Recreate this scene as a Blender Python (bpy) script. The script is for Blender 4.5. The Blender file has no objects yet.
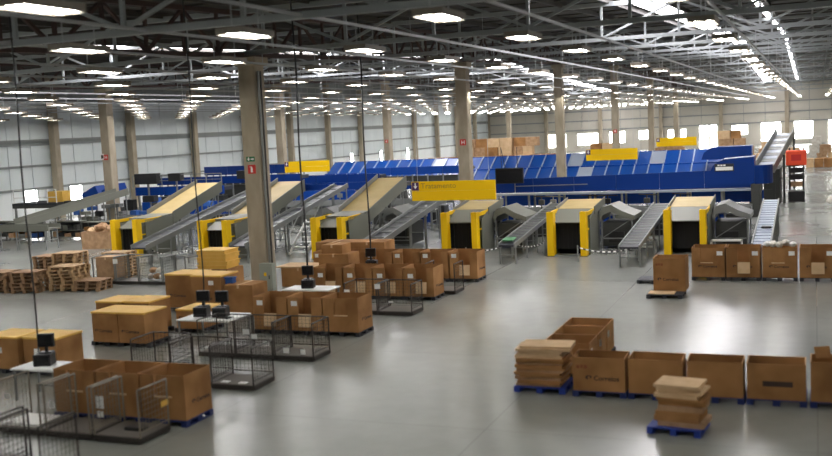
import bpy, math, random
from mathutils import Vector, Matrix
random.seed(7)
R = math.radians
scene = bpy.context.scene
col = scene.collection

# ------------------------------------------------------------------ camera, world, exposure
CAM_H = 6.0                       # standing on a mezzanine at the end of the hall
cd = bpy.data.cameras.new('camera'); cam = bpy.data.objects.new('camera', cd); col.objects.link(cam)
cd.sensor_width = 36.0; cd.lens = 1000.0 / 832.0 * 36.0
cd.clip_end = 600; cd.clip_start = 0.2
_d = Vector((.399, .120, -1.0)).normalized()          # hall axis (+Y) seen from the camera
_u = Vector((1.0, .049, 0.0)).cross(_d).normalized()
if _u.y < 0: _u = -_u
_x = _d.cross(_u)
cam.matrix_world = Matrix.Translation((0, 0, CAM_H)) @ Matrix((_x, _d, _u)).to_4x4()
cd.dof.use_dof = True; cd.dof.focus_distance = 52.0; cd.dof.aperture_fstop = 0.58
scene.camera = cam

w = bpy.data.worlds.new('world'); scene.world = w; w.use_nodes = True
w.node_tree.nodes['Background'].inputs[0].default_value = (.80, .88, 1, 1)
w.node_tree.nodes['Background'].inputs[1].default_value = 1.0
vs = scene.view_settings
vs.view_transform = 'Standard'; vs.look = 'None'; vs.gamma = 1.0; vs.use_curve_mapping = False
vs.exposure = 0.40
TUBE = 36.0        # lamp tubes
SKY = 13.0          # translucent roof sheets
DAY = 14.0          # daylight through the wall openings

# ------------------------------------------------------------------ materials
def mat(name, c, rough=.6, metal=0.0, c2=None, scale=3.0, bump=0.0, detail=3.0, emit=0.0, spec=.5, lo=.35, hi=.65, stretch=None):
    m = bpy.data.materials.new(name); m.use_nodes = True
    nt = m.node_tree; b = nt.nodes['Principled BSDF']
    b.inputs['Base Color'].default_value = (*c, 1); b.inputs['Roughness'].default_value = rough
    b.inputs['Metallic'].default_value = metal; b.inputs['Specular IOR Level'].default_value = spec
    if emit:
        b.inputs['Emission Color'].default_value = (*c, 1); b.inputs['Emission Strength'].default_value = emit
    if c2 is not None or bump:
        g = nt.nodes.new('ShaderNodeNewGeometry'); n = nt.nodes.new('ShaderNodeTexNoise')
        n.inputs['Scale'].default_value = scale; n.inputs['Detail'].default_value = detail
        src = g.outputs['Position']
        if stretch:
            vm = nt.nodes.new('ShaderNodeVectorMath'); vm.operation = 'MULTIPLY'; vm.inputs[1].default_value = stretch
            nt.links.new(src, vm.inputs[0]); src = vm.outputs[0]
        nt.links.new(src, n.inputs['Vector'])
        if c2 is not None:
            r = nt.nodes.new('ShaderNodeValToRGB')
            r.color_ramp.elements[0].position = lo; r.color_ramp.elements[0].color = (*c, 1)
            r.color_ramp.elements[1].position = hi; r.color_ramp.elements[1].color = (*c2, 1)
            nt.links.new(n.outputs['Fac'], r.inputs['Fac']); nt.links.new(r.outputs['Color'], b.inputs['Base Color'])
        if bump:
            bp = nt.nodes.new('ShaderNodeBump'); bp.inputs['Strength'].default_value = bump; bp.inputs['Distance'].default_value = .02
            nt.links.new(n.outputs['Fac'], bp.inputs['Height']); nt.links.new(bp.outputs['Normal'], b.inputs['Normal'])
    return m

M = dict(
    concrete=mat('column_concrete', (.33, .28, .205), .85, c2=(.41, .35, .265), scale=2.2, bump=.15, stretch=(1, 1, .4)),
    wall=mat('wall_sheet', (.66, .71, .73), .6, c2=(.72, .77, .785), scale=.4),
    wall_low=mat('wall_lower_white', (.90, .93, .94), .6),
    wall_back=mat('wall_back_sheet', (.54, .51, .44), .7, c2=(.60, .57, .50), scale=.3),
    girt=mat('girt_steel', (.26, .28, .28), .6),
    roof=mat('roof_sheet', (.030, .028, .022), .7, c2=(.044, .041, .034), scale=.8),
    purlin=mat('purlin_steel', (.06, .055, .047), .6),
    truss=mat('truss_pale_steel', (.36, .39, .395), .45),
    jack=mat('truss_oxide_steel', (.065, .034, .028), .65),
    rail=mat('lamp_rail_steel', (.45, .47, .48), .4),
    lampbody=mat('lamp_housing', (.30, .265, .215), .45),
    tube=mat('lamp_tube', (1, 1, .96), .4, emit=TUBE),
    sky=mat('roof_light', (1, .96, 1.0), .5, emit=SKY),
    day=mat('day_opening', (1, .99, .97), .5, emit=DAY),
    card=mat('cardboard', (.255, .124, .046), .85, c2=(.44, .228, .090), scale=.9, spec=.2),
    card2=mat('cardboard_light', (.62, .42, .24), .85, c2=(.70, .50, .30), scale=3, spec=.2),
    card3=mat('cardboard_inner', (.24, .12, .045), .9, c2=(.29, .15, .055), scale=2.5, spec=.15),
    ylid=mat('yellow_lid', (.80, .47, .08), .6, c2=(.86, .53, .11), scale=2),
    print_=mat('dark_print', (.05, .03, .025), .8),
    printr=mat('rust_print', (.25, .08, .03), .8),
    white=mat('white_paper', (.85, .85, .83), .7),
    table=mat('white_laminate', (.78, .78, .76), .35),
    black=mat('black_plastic', (.012, .012, .013), .4),
    screen=mat('screen_glass', (.01, .01, .012), .15),
    pnavy=mat('pallet_navy', (.010, .025, .13), .6),
    pblue=mat('pallet_blue', (.012, .04, .28), .55),
    pdark=mat('pallet_dark', (.022, .024, .032), .6),
    wood=mat('pallet_wood', (.40, .25, .12), .85, c2=(.52, .35, .19), scale=3),
    woodold=mat('pallet_wood_worn', (.26, .15, .08), .9, c2=(.36, .22, .12), scale=3),
    cage=mat('cage_steel', (.05, .043, .038), .55, .3),
    cagel=mat('cage_zinc', (.24, .21, .165), .5, .3),
    deckm=mat('cage_deck', (.12, .105, .09), .6),
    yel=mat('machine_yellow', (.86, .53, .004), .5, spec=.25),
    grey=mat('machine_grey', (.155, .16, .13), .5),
    greyd=mat('machine_grey_dark', (.045, .047, .042), .55),
    galv=mat('galvanised', (.24, .25, .245), .4, .35),
    slide=mat('slide_cream', (.42, .31, .12), .55, c2=(.48, .36, .15), scale=1.2),
    dark=mat('dark_curtain', (.006, .006, .006), .8),
    belt=mat('belt_rollers', (.045, .048, .06), .4, .2),
    blue=mat('sorter_blue', (.002, .050, .30), .4, spec=.25),
    blued=mat('sorter_blue_deep', (.001, .028, .185), .4, spec=.25),
    blues=mat('sorter_blue_slide', (.003, .058, .29), .28, spec=.4),
    silver=mat('divider_silver', (.38, .43, .52), .3, .3),
    sign=mat('sign_yellow', (.92, .57, .004), .5, spec=.2),
    purple=mat('sign_violet', (.075, .02, .10), .5),
    signtxt=mat('sign_lettering', (.45, .24, .02), .6),
    green=mat('sign_green', (.01, .14, .05), .5),
    red=mat('sign_red', (.55, .02, .015), .5),
    orange=mat('machine_orange', (.80, .075, .02), .5),
    tote=mat('blue_plastic', (.03, .11, .38), .5),
    rust=mat('parcel_brown', (.36, .21, .11), .85, c2=(.5, .32, .18), scale=4),
    bag=mat('white_bag', (.72, .70, .64), .7, c2=(.55, .50, .42), scale=6),
    glassg=mat('grey_green_box', (.33, .36, .31), .5),
)
# polished concrete floor
def floor_mat():
    m = bpy.data.materials.new('polished_concrete'); m.use_nodes = True; nt = m.node_tree; b = nt.nodes['Principled BSDF']
    g = nt.nodes.new('ShaderNodeNewGeometry')
    n1 = nt.nodes.new('ShaderNodeTexNoise'); n1.inputs['Scale'].default_value = .16; n1.inputs['Detail'].default_value = 3
    n2 = nt.nodes.new('ShaderNodeTexNoise'); n2.inputs['Scale'].default_value = 2.3; n2.inputs['Detail'].default_value = 5
    for n in (n1, n2): nt.links.new(g.outputs['Position'], n.inputs['Vector'])
    a = nt.nodes.new('ShaderNodeMath'); a.operation = 'ADD'
    h = nt.nodes.new('ShaderNodeMath'); h.operation = 'MULTIPLY'; h.inputs[1].default_value = .35
    nt.links.new(n2.outputs['Fac'], h.inputs[0]); nt.links.new(n1.outputs['Fac'], a.inputs[0]); nt.links.new(h.outputs[0], a.inputs[1])
    r = nt.nodes.new('ShaderNodeValToRGB')
    r.color_ramp.elements[0].position = .42; r.color_ramp.elements[0].color = (.215, .224, .202, 1)
    r.color_ramp.elements[1].position = .95; r.color_ramp.elements[1].color = (.285, .296, .272, 1)
    nt.links.new(a.outputs[0], r.inputs['Fac'])
    # saw-cut joints every 6.1 m
    sx = nt.nodes.new('ShaderNodeSeparateXYZ'); nt.links.new(g.outputs['Position'], sx.inputs[0])
    last = None
    for ax in 'XY':
        p = nt.nodes.new('ShaderNodeMath'); p.operation = 'PINGPONG'; p.inputs[1].default_value = 3.05
        nt.links.new(sx.outputs[ax], p.inputs[0])
        c = nt.nodes.new('ShaderNodeMath'); c.operation = 'LESS_THAN'; c.inputs[1].default_value = .008
        nt.links.new(p.outputs[0], c.inputs[0])
        if last is None: last = c
        else:
            mx = nt.nodes.new('ShaderNodeMath'); mx.operation = 'MAXIMUM'
            nt.links.new(last.outputs[0], mx.inputs[0]); nt.links.new(c.outputs[0], mx.inputs[1]); last = mx
    mix = nt.nodes.new('ShaderNodeMix'); mix.data_type = 'RGBA'
    nt.links.new(last.outputs[0], mix.inputs[0]); nt.links.new(r.outputs['Color'], mix.inputs[6]); mix.inputs[7].default_value = (.17, .172, .155, 1)
    nt.links.new(mix.outputs[2], b.inputs['Base Color'])
    rr = nt.nodes.new('ShaderNodeMapRange'); rr.inputs['From Min'].default_value = .3; rr.inputs['From Max'].default_value = .7
    rr.inputs['To Min'].default_value = .20; rr.inputs['To Max'].default_value = .27
    nt.links.new(n1.outputs['Fac'], rr.inputs['Value']); nt.links.new(rr.outputs[0], b.inputs['Roughness'])
    b.inputs['Specular IOR Level'].default_value = .6
    return m
M['floor'] = floor_mat()

# ------------------------------------------------------------------ helpers
BOXF = [(0, 3, 2, 1), (4, 5, 6, 7), (0, 1, 5, 4), (1, 2, 6, 5), (2, 3, 7, 6), (3, 0, 4, 7)]
class MB:
    """collects shapes, then links them as one mesh"""
    def __init__(s): s.v = []; s.f = []
    def hexa(s, pts):
        o = len(s.v); s.v += [tuple(p) for p in pts]; s.f += [tuple(o + i for i in f) for f in BOXF]; return s
    def box(s, x0, x1, y0, y1, z0, z1):
        return s.hexa([(x0, y0, z0), (x1, y0, z0), (x1, y1, z0), (x0, y1, z0), (x0, y0, z1), (x1, y0, z1), (x1, y1, z1), (x0, y1, z1)])
    def bar(s, p, q, a=.05, b=None, up=(0, 0, 1)):
        """rectangular bar from p to q; a across, b along 'up'"""
        b = b or a
        p, q = Vector(p), Vector(q); d = (q - p).normalized(); u = Vector(up)
        if abs(d.dot(u)) > .98: u = Vector((0, 1, 0))
        x = d.cross(u).normalized(); y = x.cross(d)
        c = [(-a / 2, -b / 2), (a / 2, -b / 2), (a / 2, b / 2), (-a / 2, b / 2)]
        return s.hexa([p + x * i + y * j for i, j in c] + [q + x * i + y * j for i, j in c])
    def tube(s, p, q, r=.02, n=8):
        p, q = Vector(p), Vector(q); d = (q - p).normalized(); u = Vector((0, 0, 1)) if abs(d.z) < .95 else Vector((1, 0, 0))
        x = d.cross(u).normalized(); y = x.cross(d); o = len(s.v)
        for e in (p, q):
            for k in range(n):
                a = 2 * math.pi * k / n; s.v.append(tuple(e + x * math.cos(a) * r + y * math.sin(a) * r))
        for k in range(n):
            j = (k + 1) % n; s.f.append((o + k, o + j, o + n + j, o + n + k))
        s.f.append(tuple(o + k for k in range(n - 1, -1, -1))); s.f.append(tuple(o + n + k for k in range(n)))
        return s
    def prism(s, poly, axis, a, b):
        """extrude a 2-D outline along an axis ('x': outline is (y,z); 'y': (x,z); 'z': (x,y))"""
        o = len(s.v); n = len(poly)
        for t in (a, b):
            for (i, j) in poly:
                s.v.append((t, i, j) if axis == 'x' else (i, t, j) if axis == 'y' else (i, j, t))
        for k in range(n):
            j = (k + 1) % n; s.f.append((o + k, o + j, o + n + j, o + n + k))
        s.f.append(tuple(o + k for k in range(n - 1, -1, -1))); s.f.append(tuple(o + n + k for k in range(n)))
        return s
    def mesh(s, name, m, bevel=False):
        me = bpy.data.meshes.new(name); me.from_pydata(s.v, [], s.f); me.materials.append(m)
        import bmesh
        bm = bmesh.new(); bm.from_mesh(me); bmesh.ops.recalc_face_normals(bm, faces=bm.faces); bm.to_mesh(me); bm.free()
        me.update(); return me
    def build(s, name, m, parent=None, loc=None, bevel=0.0):
        o = link(name, s.mesh(name, m), parent)
        if loc: o.location = loc
        if bevel:
            bv = o.modifiers.new('bevel', 'BEVEL'); bv.width = bevel; bv.segments = 2
        return o
def link(name, me, parent=None):
    o = bpy.data.objects.new(name, me); col.objects.link(o); o.parent = parent; return o
def tag(o, label=None, cat=None, group=None, kind=None):
    if label: o['label'] = label
    if cat: o['category'] = cat
    if group: o['group'] = group
    if kind: o['kind'] = kind
    return o
def thing(name, label, cat, loc=(0, 0, 0), rz=0.0, group=None):
    o = bpy.data.objects.new(name, None); col.objects.link(o); o.empty_display_size = .2
    o.location = loc; o.rotation_euler = (0, 0, rz); return tag(o, label, cat, group)
KIDS = {}
def copy_tree(o, parent=None, label=None, group=None, loc=None, rz=None):
    c = o.copy(); col.objects.link(c); c.parent = parent
    for ch in kids(o): copy_tree(ch, c)
    if label: c['label'] = label
    if group: c['group'] = group
    if loc is not None: c.location = loc
    if rz is not None: c.rotation_euler = (0, 0, rz)
    return c
def kids(o):
    k = KIDS.get(o.name)
    if k is None: k = KIDS[o.name] = list(o.children)
    return k
def text_mesh(body, size, m, extrude=.004, bold=0.0):
    cu = bpy.data.curves.new('lettering', 'FONT'); cu.body = body; cu.size = size; cu.extrude = extrude; cu.offset = bold
    cu.resolution_u = 2
    t = bpy.data.objects.new('lettering', cu); col.objects.link(t)
    dg = bpy.context.evaluated_depsgraph_get(); dg.update()
    me = bpy.data.meshes.new_from_object(t.evaluated_get(dg)); bpy.data.objects.remove(t)
    me.name = 'lettering'; me.materials.clear(); me.materials.append(m); return me

# ------------------------------------------------------------------ hall shell
XL, XR, YF, YB = -58.5, 16.0, -10.0, 186.0
def roof_z(y): return 13.4 - .035 * abs(y - 108.0)
tag(MB().box(XL - 1, XR, YF, YB + 1, -.3, 0).build('floor', M['floor']), kind='structure')
mb = MB()
for y0, y1 in ((YF, 108.0), (108.0, YB)):
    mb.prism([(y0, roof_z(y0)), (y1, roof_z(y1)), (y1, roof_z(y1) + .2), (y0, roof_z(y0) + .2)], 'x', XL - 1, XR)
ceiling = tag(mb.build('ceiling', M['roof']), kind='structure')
# purlins along the hall, under the sheets
for y0, y1 in ((YF, 108.0), (108.0, YB)):
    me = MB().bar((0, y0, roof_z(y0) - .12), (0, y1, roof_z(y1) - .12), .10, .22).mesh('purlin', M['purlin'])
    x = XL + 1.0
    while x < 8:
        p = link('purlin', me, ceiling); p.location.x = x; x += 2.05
# rib lines of the roof sheets, across the hall
me = MB().box(XL, XR, -.05, .05, -.06, .0).mesh('sheet_lap', M['purlin'])
y = 6.0
while y < YB - 2:
    p = link('sheet_lap', me, ceiling); p.location = (0, y, roof_z(y) - .004); y += 3.05
# translucent roof strips
for X, wd in ((-7.3, 1.2), (-34.6, 2.0), (-2.7, .3)):
    for y0, y1 in ((33.0, 106.5), (109.5, YB - 3)):
        n = max(1, int((y1 - y0) / 12.2)); st = (y1 - y0) / n
        for k in range(n):
            a, b = y0 + k * st, y0 + (k + 1) * st - .25
            o = MB().prism([(a, roof_z(a) - .05), (b, roof_z(b) - .05), (b, roof_z(b) - .02), (a, roof_z(a) - .02)], 'x', X - wd / 2, X + wd / 2).build('roof_light', M['sky'], ceiling)
            o['label'] = 'bright translucent roof sheet'

# left wall: cladding panels between girts, with wall columns
wl = tag(MB().box(XL - .5, XL - .25, YF, YB, 0, 13.5).build('wall_left', M['girt']), kind='structure')
BAY = 10.0; WC0 = 66.0
rows = [(0.02, 2.55, 'wall_low'), (2.62, 4.36, 'wall'), (4.46, 6.10, 'wall'), (6.5, 9.6, 'wall')]
for (z0, z1, mk) in rows:
    me = MB().box(0, .12, .03, 2.47, z0, z1).mesh('panel', M[mk])
    y = WC0 - 30
    while y < YB - 2.4:
        p = link('panel', me, wl); p.location = (XL - .2, y, 0); y += 2.5
for z in (2.58, 4.41, 6.15, 6.45):
    MB().box(XL - .05, XL + .10, YF, YB, z - .09, z + .09).build('girt', M['girt'], wl)
# right wall and the wall behind the camera (plain sheets, closing the hall)
tag(MB().box(XR, XR + .3, YF, YB, 0, 13.5).build('wall_right', M['wall_back']), kind='structure')
tag(MB().box(XL, XR, YF - .3, YF, 0, 13.5).build('wall_front', M['wall_back']), kind='structure')
# back wall
wb = tag(MB().box(XL, XR, YB + .25, YB + .5, 0, 13.5).build('wall_back', M['girt']), kind='structure')
for (z0, z1) in ((0.02, 3.9), (3.98, 5.6), (5.72, 7.4), (7.5, 10.6)):
    me = MB().box(.04, 3.56, 0, .12, z0, z1).mesh('panel', M['wall_back'])
    x = XL
    while x < XR - 3:
        p = link('panel', me, wb); p.location = (x, YB + .1, 0); x += 3.6
for z in (3.94, 5.66, 7.45):
    MB().box(XL, XR, YB - .12, YB + .05, z - .1, z + .1).build('girt', M['girt'], wb)
# bright openings
wn = [0]
def opening(kind, loc, wd, z0, z1, axis, nx=2):
    wn[0] += 1
    nm = '%s_%d' % (kind, wn[0])
    o = thing(nm, None, None, loc); o['kind'] = 'structure'; del_keys(o)
    fr = MB(); t = .09
    if axis == 'x':
        fr.box(-wd / 2 - t, -wd / 2, -.06, .08, z0, z1 + t).box(wd / 2, wd / 2 + t, -.06, .08, z0, z1 + t).box(-wd / 2, wd / 2, -.06, .08, z1, z1 + t)
        if z0 > .2: fr.box(-wd / 2 - t, wd / 2 + t, -.09, .08, z0 - t, z0)
    else:
        fr.box(-.08, .06, -wd / 2 - t, -wd / 2, z0, z1 + t).box(-.08, .06, wd / 2, wd / 2 + t, z0, z1 + t).box(-.08, .06, -wd / 2, wd / 2, z1, z1 + t)
    fr.build('frame', M['girt'], o)
    for k in range(nx):
        a, b = -wd / 2 + wd * k / nx + .015, -wd / 2 + wd * (k + 1) / nx - .015
        (MB().box(a, b, .0, .04, z0, z1) if axis == 'x' else MB().box(-.04, 0, a, b, z0, z1)).build('pane', M['day'], o)
    return o
def del_keys(o):
    for k in ('label', 'category', 'group'):
        if k in o: del o[k]
def bx(r): return r * YB
for (r0, r1, z0, z1, kd, nx) in (
        (-.252, -.234, 1.0, 3.3, 'window', 3), (-.222, -.202, 1.2, 3.3, 'window', 3), (-.190, -.175, 1.4, 3.4, 'window', 2),
        (-.161, -.150, 1.9, 3.4, 'window', 2), (-.133, -.124, 1.6, 3.3, 'window', 1), (-.121, -.116, 1.6, 3.3, 'window', 1),
        (-.1035, -.0955, .02, 3.9, 'door', 1), (-.0935, -.0875, .02, 3.9, 'door', 1), (-.0735, -.0595, 2.0, 3.6, 'window', 2),
        (-.0470, -.0300, .02, 3.85, 'door', 2), (-.0180, -.0020, .9, 3.85, 'window', 3), (.0115, .030, .02, 3.9, 'door', 2)):
    opening(kd, (bx((r0 + r1) / 2), YB - .02, 0), bx(r1 - r0), z0, z1, 'x', nx)
for (y, wd, z0, z1) in ((63.0, 1.4, 1.45, 2.55), (68.3, 1.5, 1.3, 2.6), (123.2, .9, .4, 2.9), (126.4, .9, .4, 2.9), (133.2, .9, .4, 2.9), (136.5, .9, .4, 2.9),
                        (143.4, .9, .4, 2.9), (146.7, .9, .4, 2.9), (156.7, .9, .4, 2.9), (166.6, .9, .4, 2.9)):
    opening('door', (XL + .02, y, 0), wd, z0, z1, 'y', 1)

# ------------------------------------------------------------------ columns
COLW = .70
def column(x, y, ww, label, group, sign=None):
    c = thing('column', label, 'column', (x, y, 0), 0, group)
    h = roof_z(y) - (1.92 if ww > .65 and y < 160 else .35)
    poly = [(-ww / 2 + .04, -ww / 2), (ww / 2 - .04, -ww / 2), (ww / 2, -ww / 2 + .04), (ww / 2, ww / 2 - .04), (ww / 2 - .04, ww / 2), (-ww / 2 + .04, ww / 2), (-ww / 2, ww / 2 - .04), (-ww / 2, -ww / 2 + .04)]
    MB().prism(poly, 'z', 0, h).build('shaft', M['concrete'], c)
    MB().box(-ww / 2 - .12, ww / 2 + .12, -ww / 2 - .12, ww / 2 + .12, h - .3, h - .01).build('corbel', M['concrete'], c)
    return c
ords = ['first', 'second', 'third', 'fourth', 'fifth', 'sixth', 'seventh', 'eighth', 'ninth', 'tenth', 'eleventh', 'twelfth', 'thirteenth']
colobj = {}
nb = ['thick concrete column with exit and extinguisher signs and a grey cabinet at its foot', 'concrete column with a red hydrant sign standing just behind the nearest yellow sign',
      'concrete column rising from behind the long blue sorter wall', 'concrete column standing behind the yellow sign over the blue slides',
      'slim far concrete column, fifth in the row from the cabinet column', 'slim far concrete column, last in the row before the end wall']
for k, y in enumerate((32.0, 56.4, 80.5, 105.0, 129.5, 154.0)):
    colobj['a%d' % k] = column(-19.05 if k == 0 else -19.3, y, COLW, nb[k], 'hall columns, row with the exit sign')
nb2 = ['concrete column with small red and white signs beside the leftmost yellow chute frame', 'concrete column just left of the small far yellow sign',
       'concrete column with a dark hydrant mark standing among blue slides', 'far concrete column half hidden behind the hydrant-sign column', 'farthest slim concrete column among the stacked cartons']
for k, y in enumerate((56.4, 80.5, 105.0, 129.5, 154.0)):
    colobj['b%d' % k] = column(-45.2, y, COLW, nb2[k], 'hall columns, row nearer the white wall')
for k in range(12):
    y = WC0 + BAY * k - .3
    if y > YB - 1: break
    column(XL + .45, y, .62, '%s concrete pilaster along the white side wall, counted from the left edge' % ords[k], 'pilasters of the white side wall')
for k, r in enumerate((-.315, -.2535, -.1985, -.1395, -.0833, -.0243)):
    column(r * YB, YB - .5, .66, '%s concrete pilaster along the far end wall, counted from its left corner' % ords[k], 'pilasters of the far end wall')
# things fixed to the columns
cA = colobj['a0']; f = -COLW / 2
MB().tube((.42, -.22, .9), (.42, -.22, 8.3), .045).build('conduit', M['galv'], cA)
MB().tube((.42, -.05, .9), (.42, -.05, 8.3), .035).build('conduit', M['greyd'], cA)
s = tag(MB().box(-.17, .17, -.02, 0, -.09, .09).build('exit_sign', M['green'], None, (-19.08, 32 + f - .002, 5.15)), 'green exit sign on the thick column', 'sign')
mb = MB(); mb.prism([(.02, -.02), (.10, -.02), (.10, -.05), (.15, 0), (.10, .05), (.10, .02), (.02, .02)], 'y', -.026, -.02)
mb.box(-.10, -.05, -.026, -.02, -.06, .03).box(-.095, -.055, -.026, -.02, .035, .065).box(-.13, -.02, -.026, -.02, -.01, .012)
mb.build('pictogram', M['white'], s)
s = tag(MB().box(-.16, .16, -.02, 0, -.16, .16).build('extinguisher_sign', M['red'], None, (-19.05, 32 + f - .002, 4.78)), 'red fire extinguisher sign below the green exit sign', 'sign')
MB().box(-.04, .04, -.026, -.02, -.11, .05).box(-.025, .025, -.026, -.02, .05, .08).box(-.08, .02, -.026, -.02, .08, .10).build('pictogram', M['white'], s)
e = thing('electric_cabinet', 'grey-green electric cabinet on the thick column near its foot', 'cabinet', (-18.60, 31.505, .35))
MB().box(-.26, .26, -.14, .14, 0, 1.0).build('body', M['glassg'], e, bevel=.01)
dr = MB().box(-.23, .23, -.16, -.14, .05, .95).build('door', M['glassg'], e); MB().box(.15, .18, -.185, -.16, .45, .58).build('handle', M['black'], dr)
MB().box(-.05, .05, -.165, -.16, .55, .68).build('warning_plate', M['sign'], dr)
for key, dz, lab, txt in (('a1', 5.0, 'red hydrant sign on the column behind the nearest yellow sign', 'H'), ('b0', 5.0, 'red hydrant sign on the column beside the leftmost chute', 'H'),
                          ('b2', 4.6, 'dark hydrant sign on the column among the blue slides', 'H'), ('a3', 4.6, 'small red hydrant sign above the far yellow sign', 'H')):
    c = colobj[key]; px = c.location
    s = tag(MB().box(-.18, .18, -.02, 0, -.18, .18).build('hydrant_sign', M['red'], None, (px.x, px.y + f - .002, dz)), lab, 'sign')
    if key in ('b2', 'a3'):
        MB().box(-.05, .05, -.026, -.02, -.1, .1).build('pictogram', M['white'], s); continue
    t = link('lettering', text_mesh(txt, .32, M['white']), s); t.rotation_euler = (R(90), 0, 0); t.location = (-.11, -.024, -.11)
s = tag(MB().box(-.13, .13, -.02, 0, -.2, .2).build('notice_plate', M['white'], None, (-45.5, 56.4 + f - .002, 5.05)), 'small white notice beside the hydrant sign', 'sign')
MB().box(-.09, .09, -.026, -.02, -.12, .12).build('symbol', M['print_'], s)

# ------------------------------------------------------------------ trusses
def web_pts(x0, x1, n): return [x0 + (x1 - x0) * k / n for k in range(n + 1)]
TX0, TX1, NP = XL + .8, 14.3, 22
px = web_pts(TX0, TX1, NP); TH = 1.5
st = (TX1 - TX0) / NP
top_me = MB().box(TX0, TX1, -.09, .09, TH - .09, TH + .09).mesh('top_chord', M['truss'])
bot_me = MB().box(TX0, TX1, -.08, .08, -.08, .08).mesh('bottom_chord', M['truss'])
ver_me = MB().bar((0, 0, .09), (0, 0, TH - .09), .10, .10, (0, 1, 0)).mesh('web_post', M['truss'])
dia_up = MB().bar((.05, 0, .09), (st - .05, 0, TH - .09), .09, .09, (0, 1, 0)).mesh('web_diagonal', M['truss'])
dia_dn = MB().bar((.05, 0, TH - .09), (st - .05, 0, .09), .09, .09, (0, 1, 0)).mesh('web_diagonal', M['truss'])
web = MB()
for k in range(NP):
    web.bar((px[k], 0, .09), (px[k], 0, TH - .09), .09, .09, (0, 1, 0))
    web.bar((px[k] + .05, 0, .09 if k % 2 else TH - .09), (px[k + 1] - .05, 0, TH - .09 if k % 2 else .09), .08, .08, (0, 1, 0))
web_me = web.mesh('web', M['truss'])
ys = [19.8 + 12.2 * k for k in range(14)]
for i, y in enumerate(ys):
    if y > YB - 3: break
    z = roof_z(y) - 1.75
    t = thing('roof_truss', '%s pale steel truss spanning across the hall, counted from the camera' % (ords + ['fourteenth'])[i], 'truss', (0, y, z), 0, 'pale cross trusses under the roof')
    link('top_chord', top_me, t); link('bottom_chord', bot_me, t)
    if i < 5:
        for k in range(NP):
            o = link('web_post', ver_me, t); o.location.x = px[k]
            o = link('web_diagonal', dia_up if k % 2 else dia_dn, t); o.location.x = px[k]
    else:
        tag(link('web', web_me, t), kind='stuff')
# jack trusses along the column rows (oxide red, following the roof slope)
for X, lab in ((-19.3, 'dark oxide-red truss along the column row with the exit sign'), (-45.2, 'dark oxide-red truss along the column row nearer the white wall')):
    t = thing('jack_truss', lab, 'truss', (X, 0, 0), 0, 'dark trusses along the column rows')
    for y0, y1 in ((8.0, 108.0), (108.0, 182.0)):
        for nm, dz, a in (('top_chord', -.32, .16), ('bottom_chord', -1.82, .18)):
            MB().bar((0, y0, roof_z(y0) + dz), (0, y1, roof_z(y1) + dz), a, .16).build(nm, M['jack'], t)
    y = 8.0; k = 0; S = 2.03; rest = MB()
    while y + S < 182:
        for nm, a, b in (('web_post', (0, y, -1.74), (0, y, -.4)), ('web_diagonal', (0, y + .05, -1.74 if k % 2 else -.4), (0, y + S - .05, -.4 if k % 2 else -1.74))):
            p = (0, a[1], roof_z(a[1]) + a[2]); q = (0, b[1], roof_z(b[1]) + b[2])
            if y < 90: MB().bar(p, q, .10, .10, (1, 0, 0)).build(nm, M['jack'], t)
            else: rest.bar(p, q, .10, .10, (1, 0, 0))
        y += S; k += 1
    tag(rest.build('web', M['jack'], t), kind='stuff')

# ------------------------------------------------------------------ lamps
LZ = 8.0
def cam_px(p):
    v = cam.matrix_world.inverted() @ Vector(p)
    return (416 + 1000 * v.x / -v.z, 228 - 1000 * v.y / -v.z, -v.z) if v.z < -.3 else (9999, 9999, 1)
house = MB().box(-.29, .29, -.64, .64, .03, .08).box(-.29, -.27, -.64, .64, -.05, .03).box(.27, .29, -.64, .64, -.05, .03).box(-.27, .27, -.64, -.62, -.05, .03).box(-.27, .27, .62, .64, -.05, .03)
h_me = house.mesh('housing', M['lampbody'])
tb_me = MB().box(-.03, .03, -.60, .60, -.035, .01).mesh('lamp_tube', M['tube'])
wire_me = MB().tube((0, 0, .08), (0, 0, .55), .012, 5).mesh('hanger', M['rail'])
spots = []
xs = [-2.25 - 4.07 * k for k in range(14)]
for x in [5.9, 1.8] + xs:
    y = .38 if x > -11 else 6.04  # unseen lamps at the near end, added to light the foreground carton fronts
    while y < 181:
        spots.append((x, y)); y += 5.66
seen = []; rest = []
for (x, y) in spots:
    q = cam_px((x, y, LZ))
    (seen if (-30 < q[0] < 860 and -20 < q[1]) else rest).append((q[2], x, y))
seen.sort()
rest += seen[300:]; seen = seen[:300]
cnt = {}
def nth(n): return '%d%s' % (n, 'th' if 10 < n % 100 < 14 else {1: 'st', 2: 'nd', 3: 'rd'}.get(n % 10, 'th'))
for d, x, y in seen:
    ri = [5.9, 1.8] + xs; row = ri.index(x) - 2; cnt[x] = cnt.get(x, 0) + 1
    l = thing('ceiling_lamp', 'flat white hanging lamp, %s in view along the %s' % (nth(cnt[x]), 'row at the right edge' if row < 0 else '%s lamp row from the right' % nth(row + 1)), 'lamp', (x, y, LZ), 0, 'rows of hanging hall lamps')
    link('housing', h_me, l)
    for s in (-.13, .13):
        o = link('lamp_tube', tb_me, l); o.location.x = s
    for s in (-.5, .5):
        o = link('hanger', wire_me, l); o.location.y = s
mb = MB(); mt = MB()
for d, x, y in rest:
    mb.box(x - .29, x + .29, y - .64, y + .64, LZ + .03, LZ + .08)
    for s in (-.13, .13): mt.box(x + s - .035, x + s + .035, y - .6, y + .6, LZ - .035, LZ + .01)
r = tag(mb.build('lamp_rows', M['lampbody']), 'remaining far lamps of the hanging rows, with unseen near lamps added for light', 'lamps', 'rows of hanging hall lamps', 'stuff')
tag(mt.build('lamp_tubes', M['tube'], r), kind='stuff')
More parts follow.
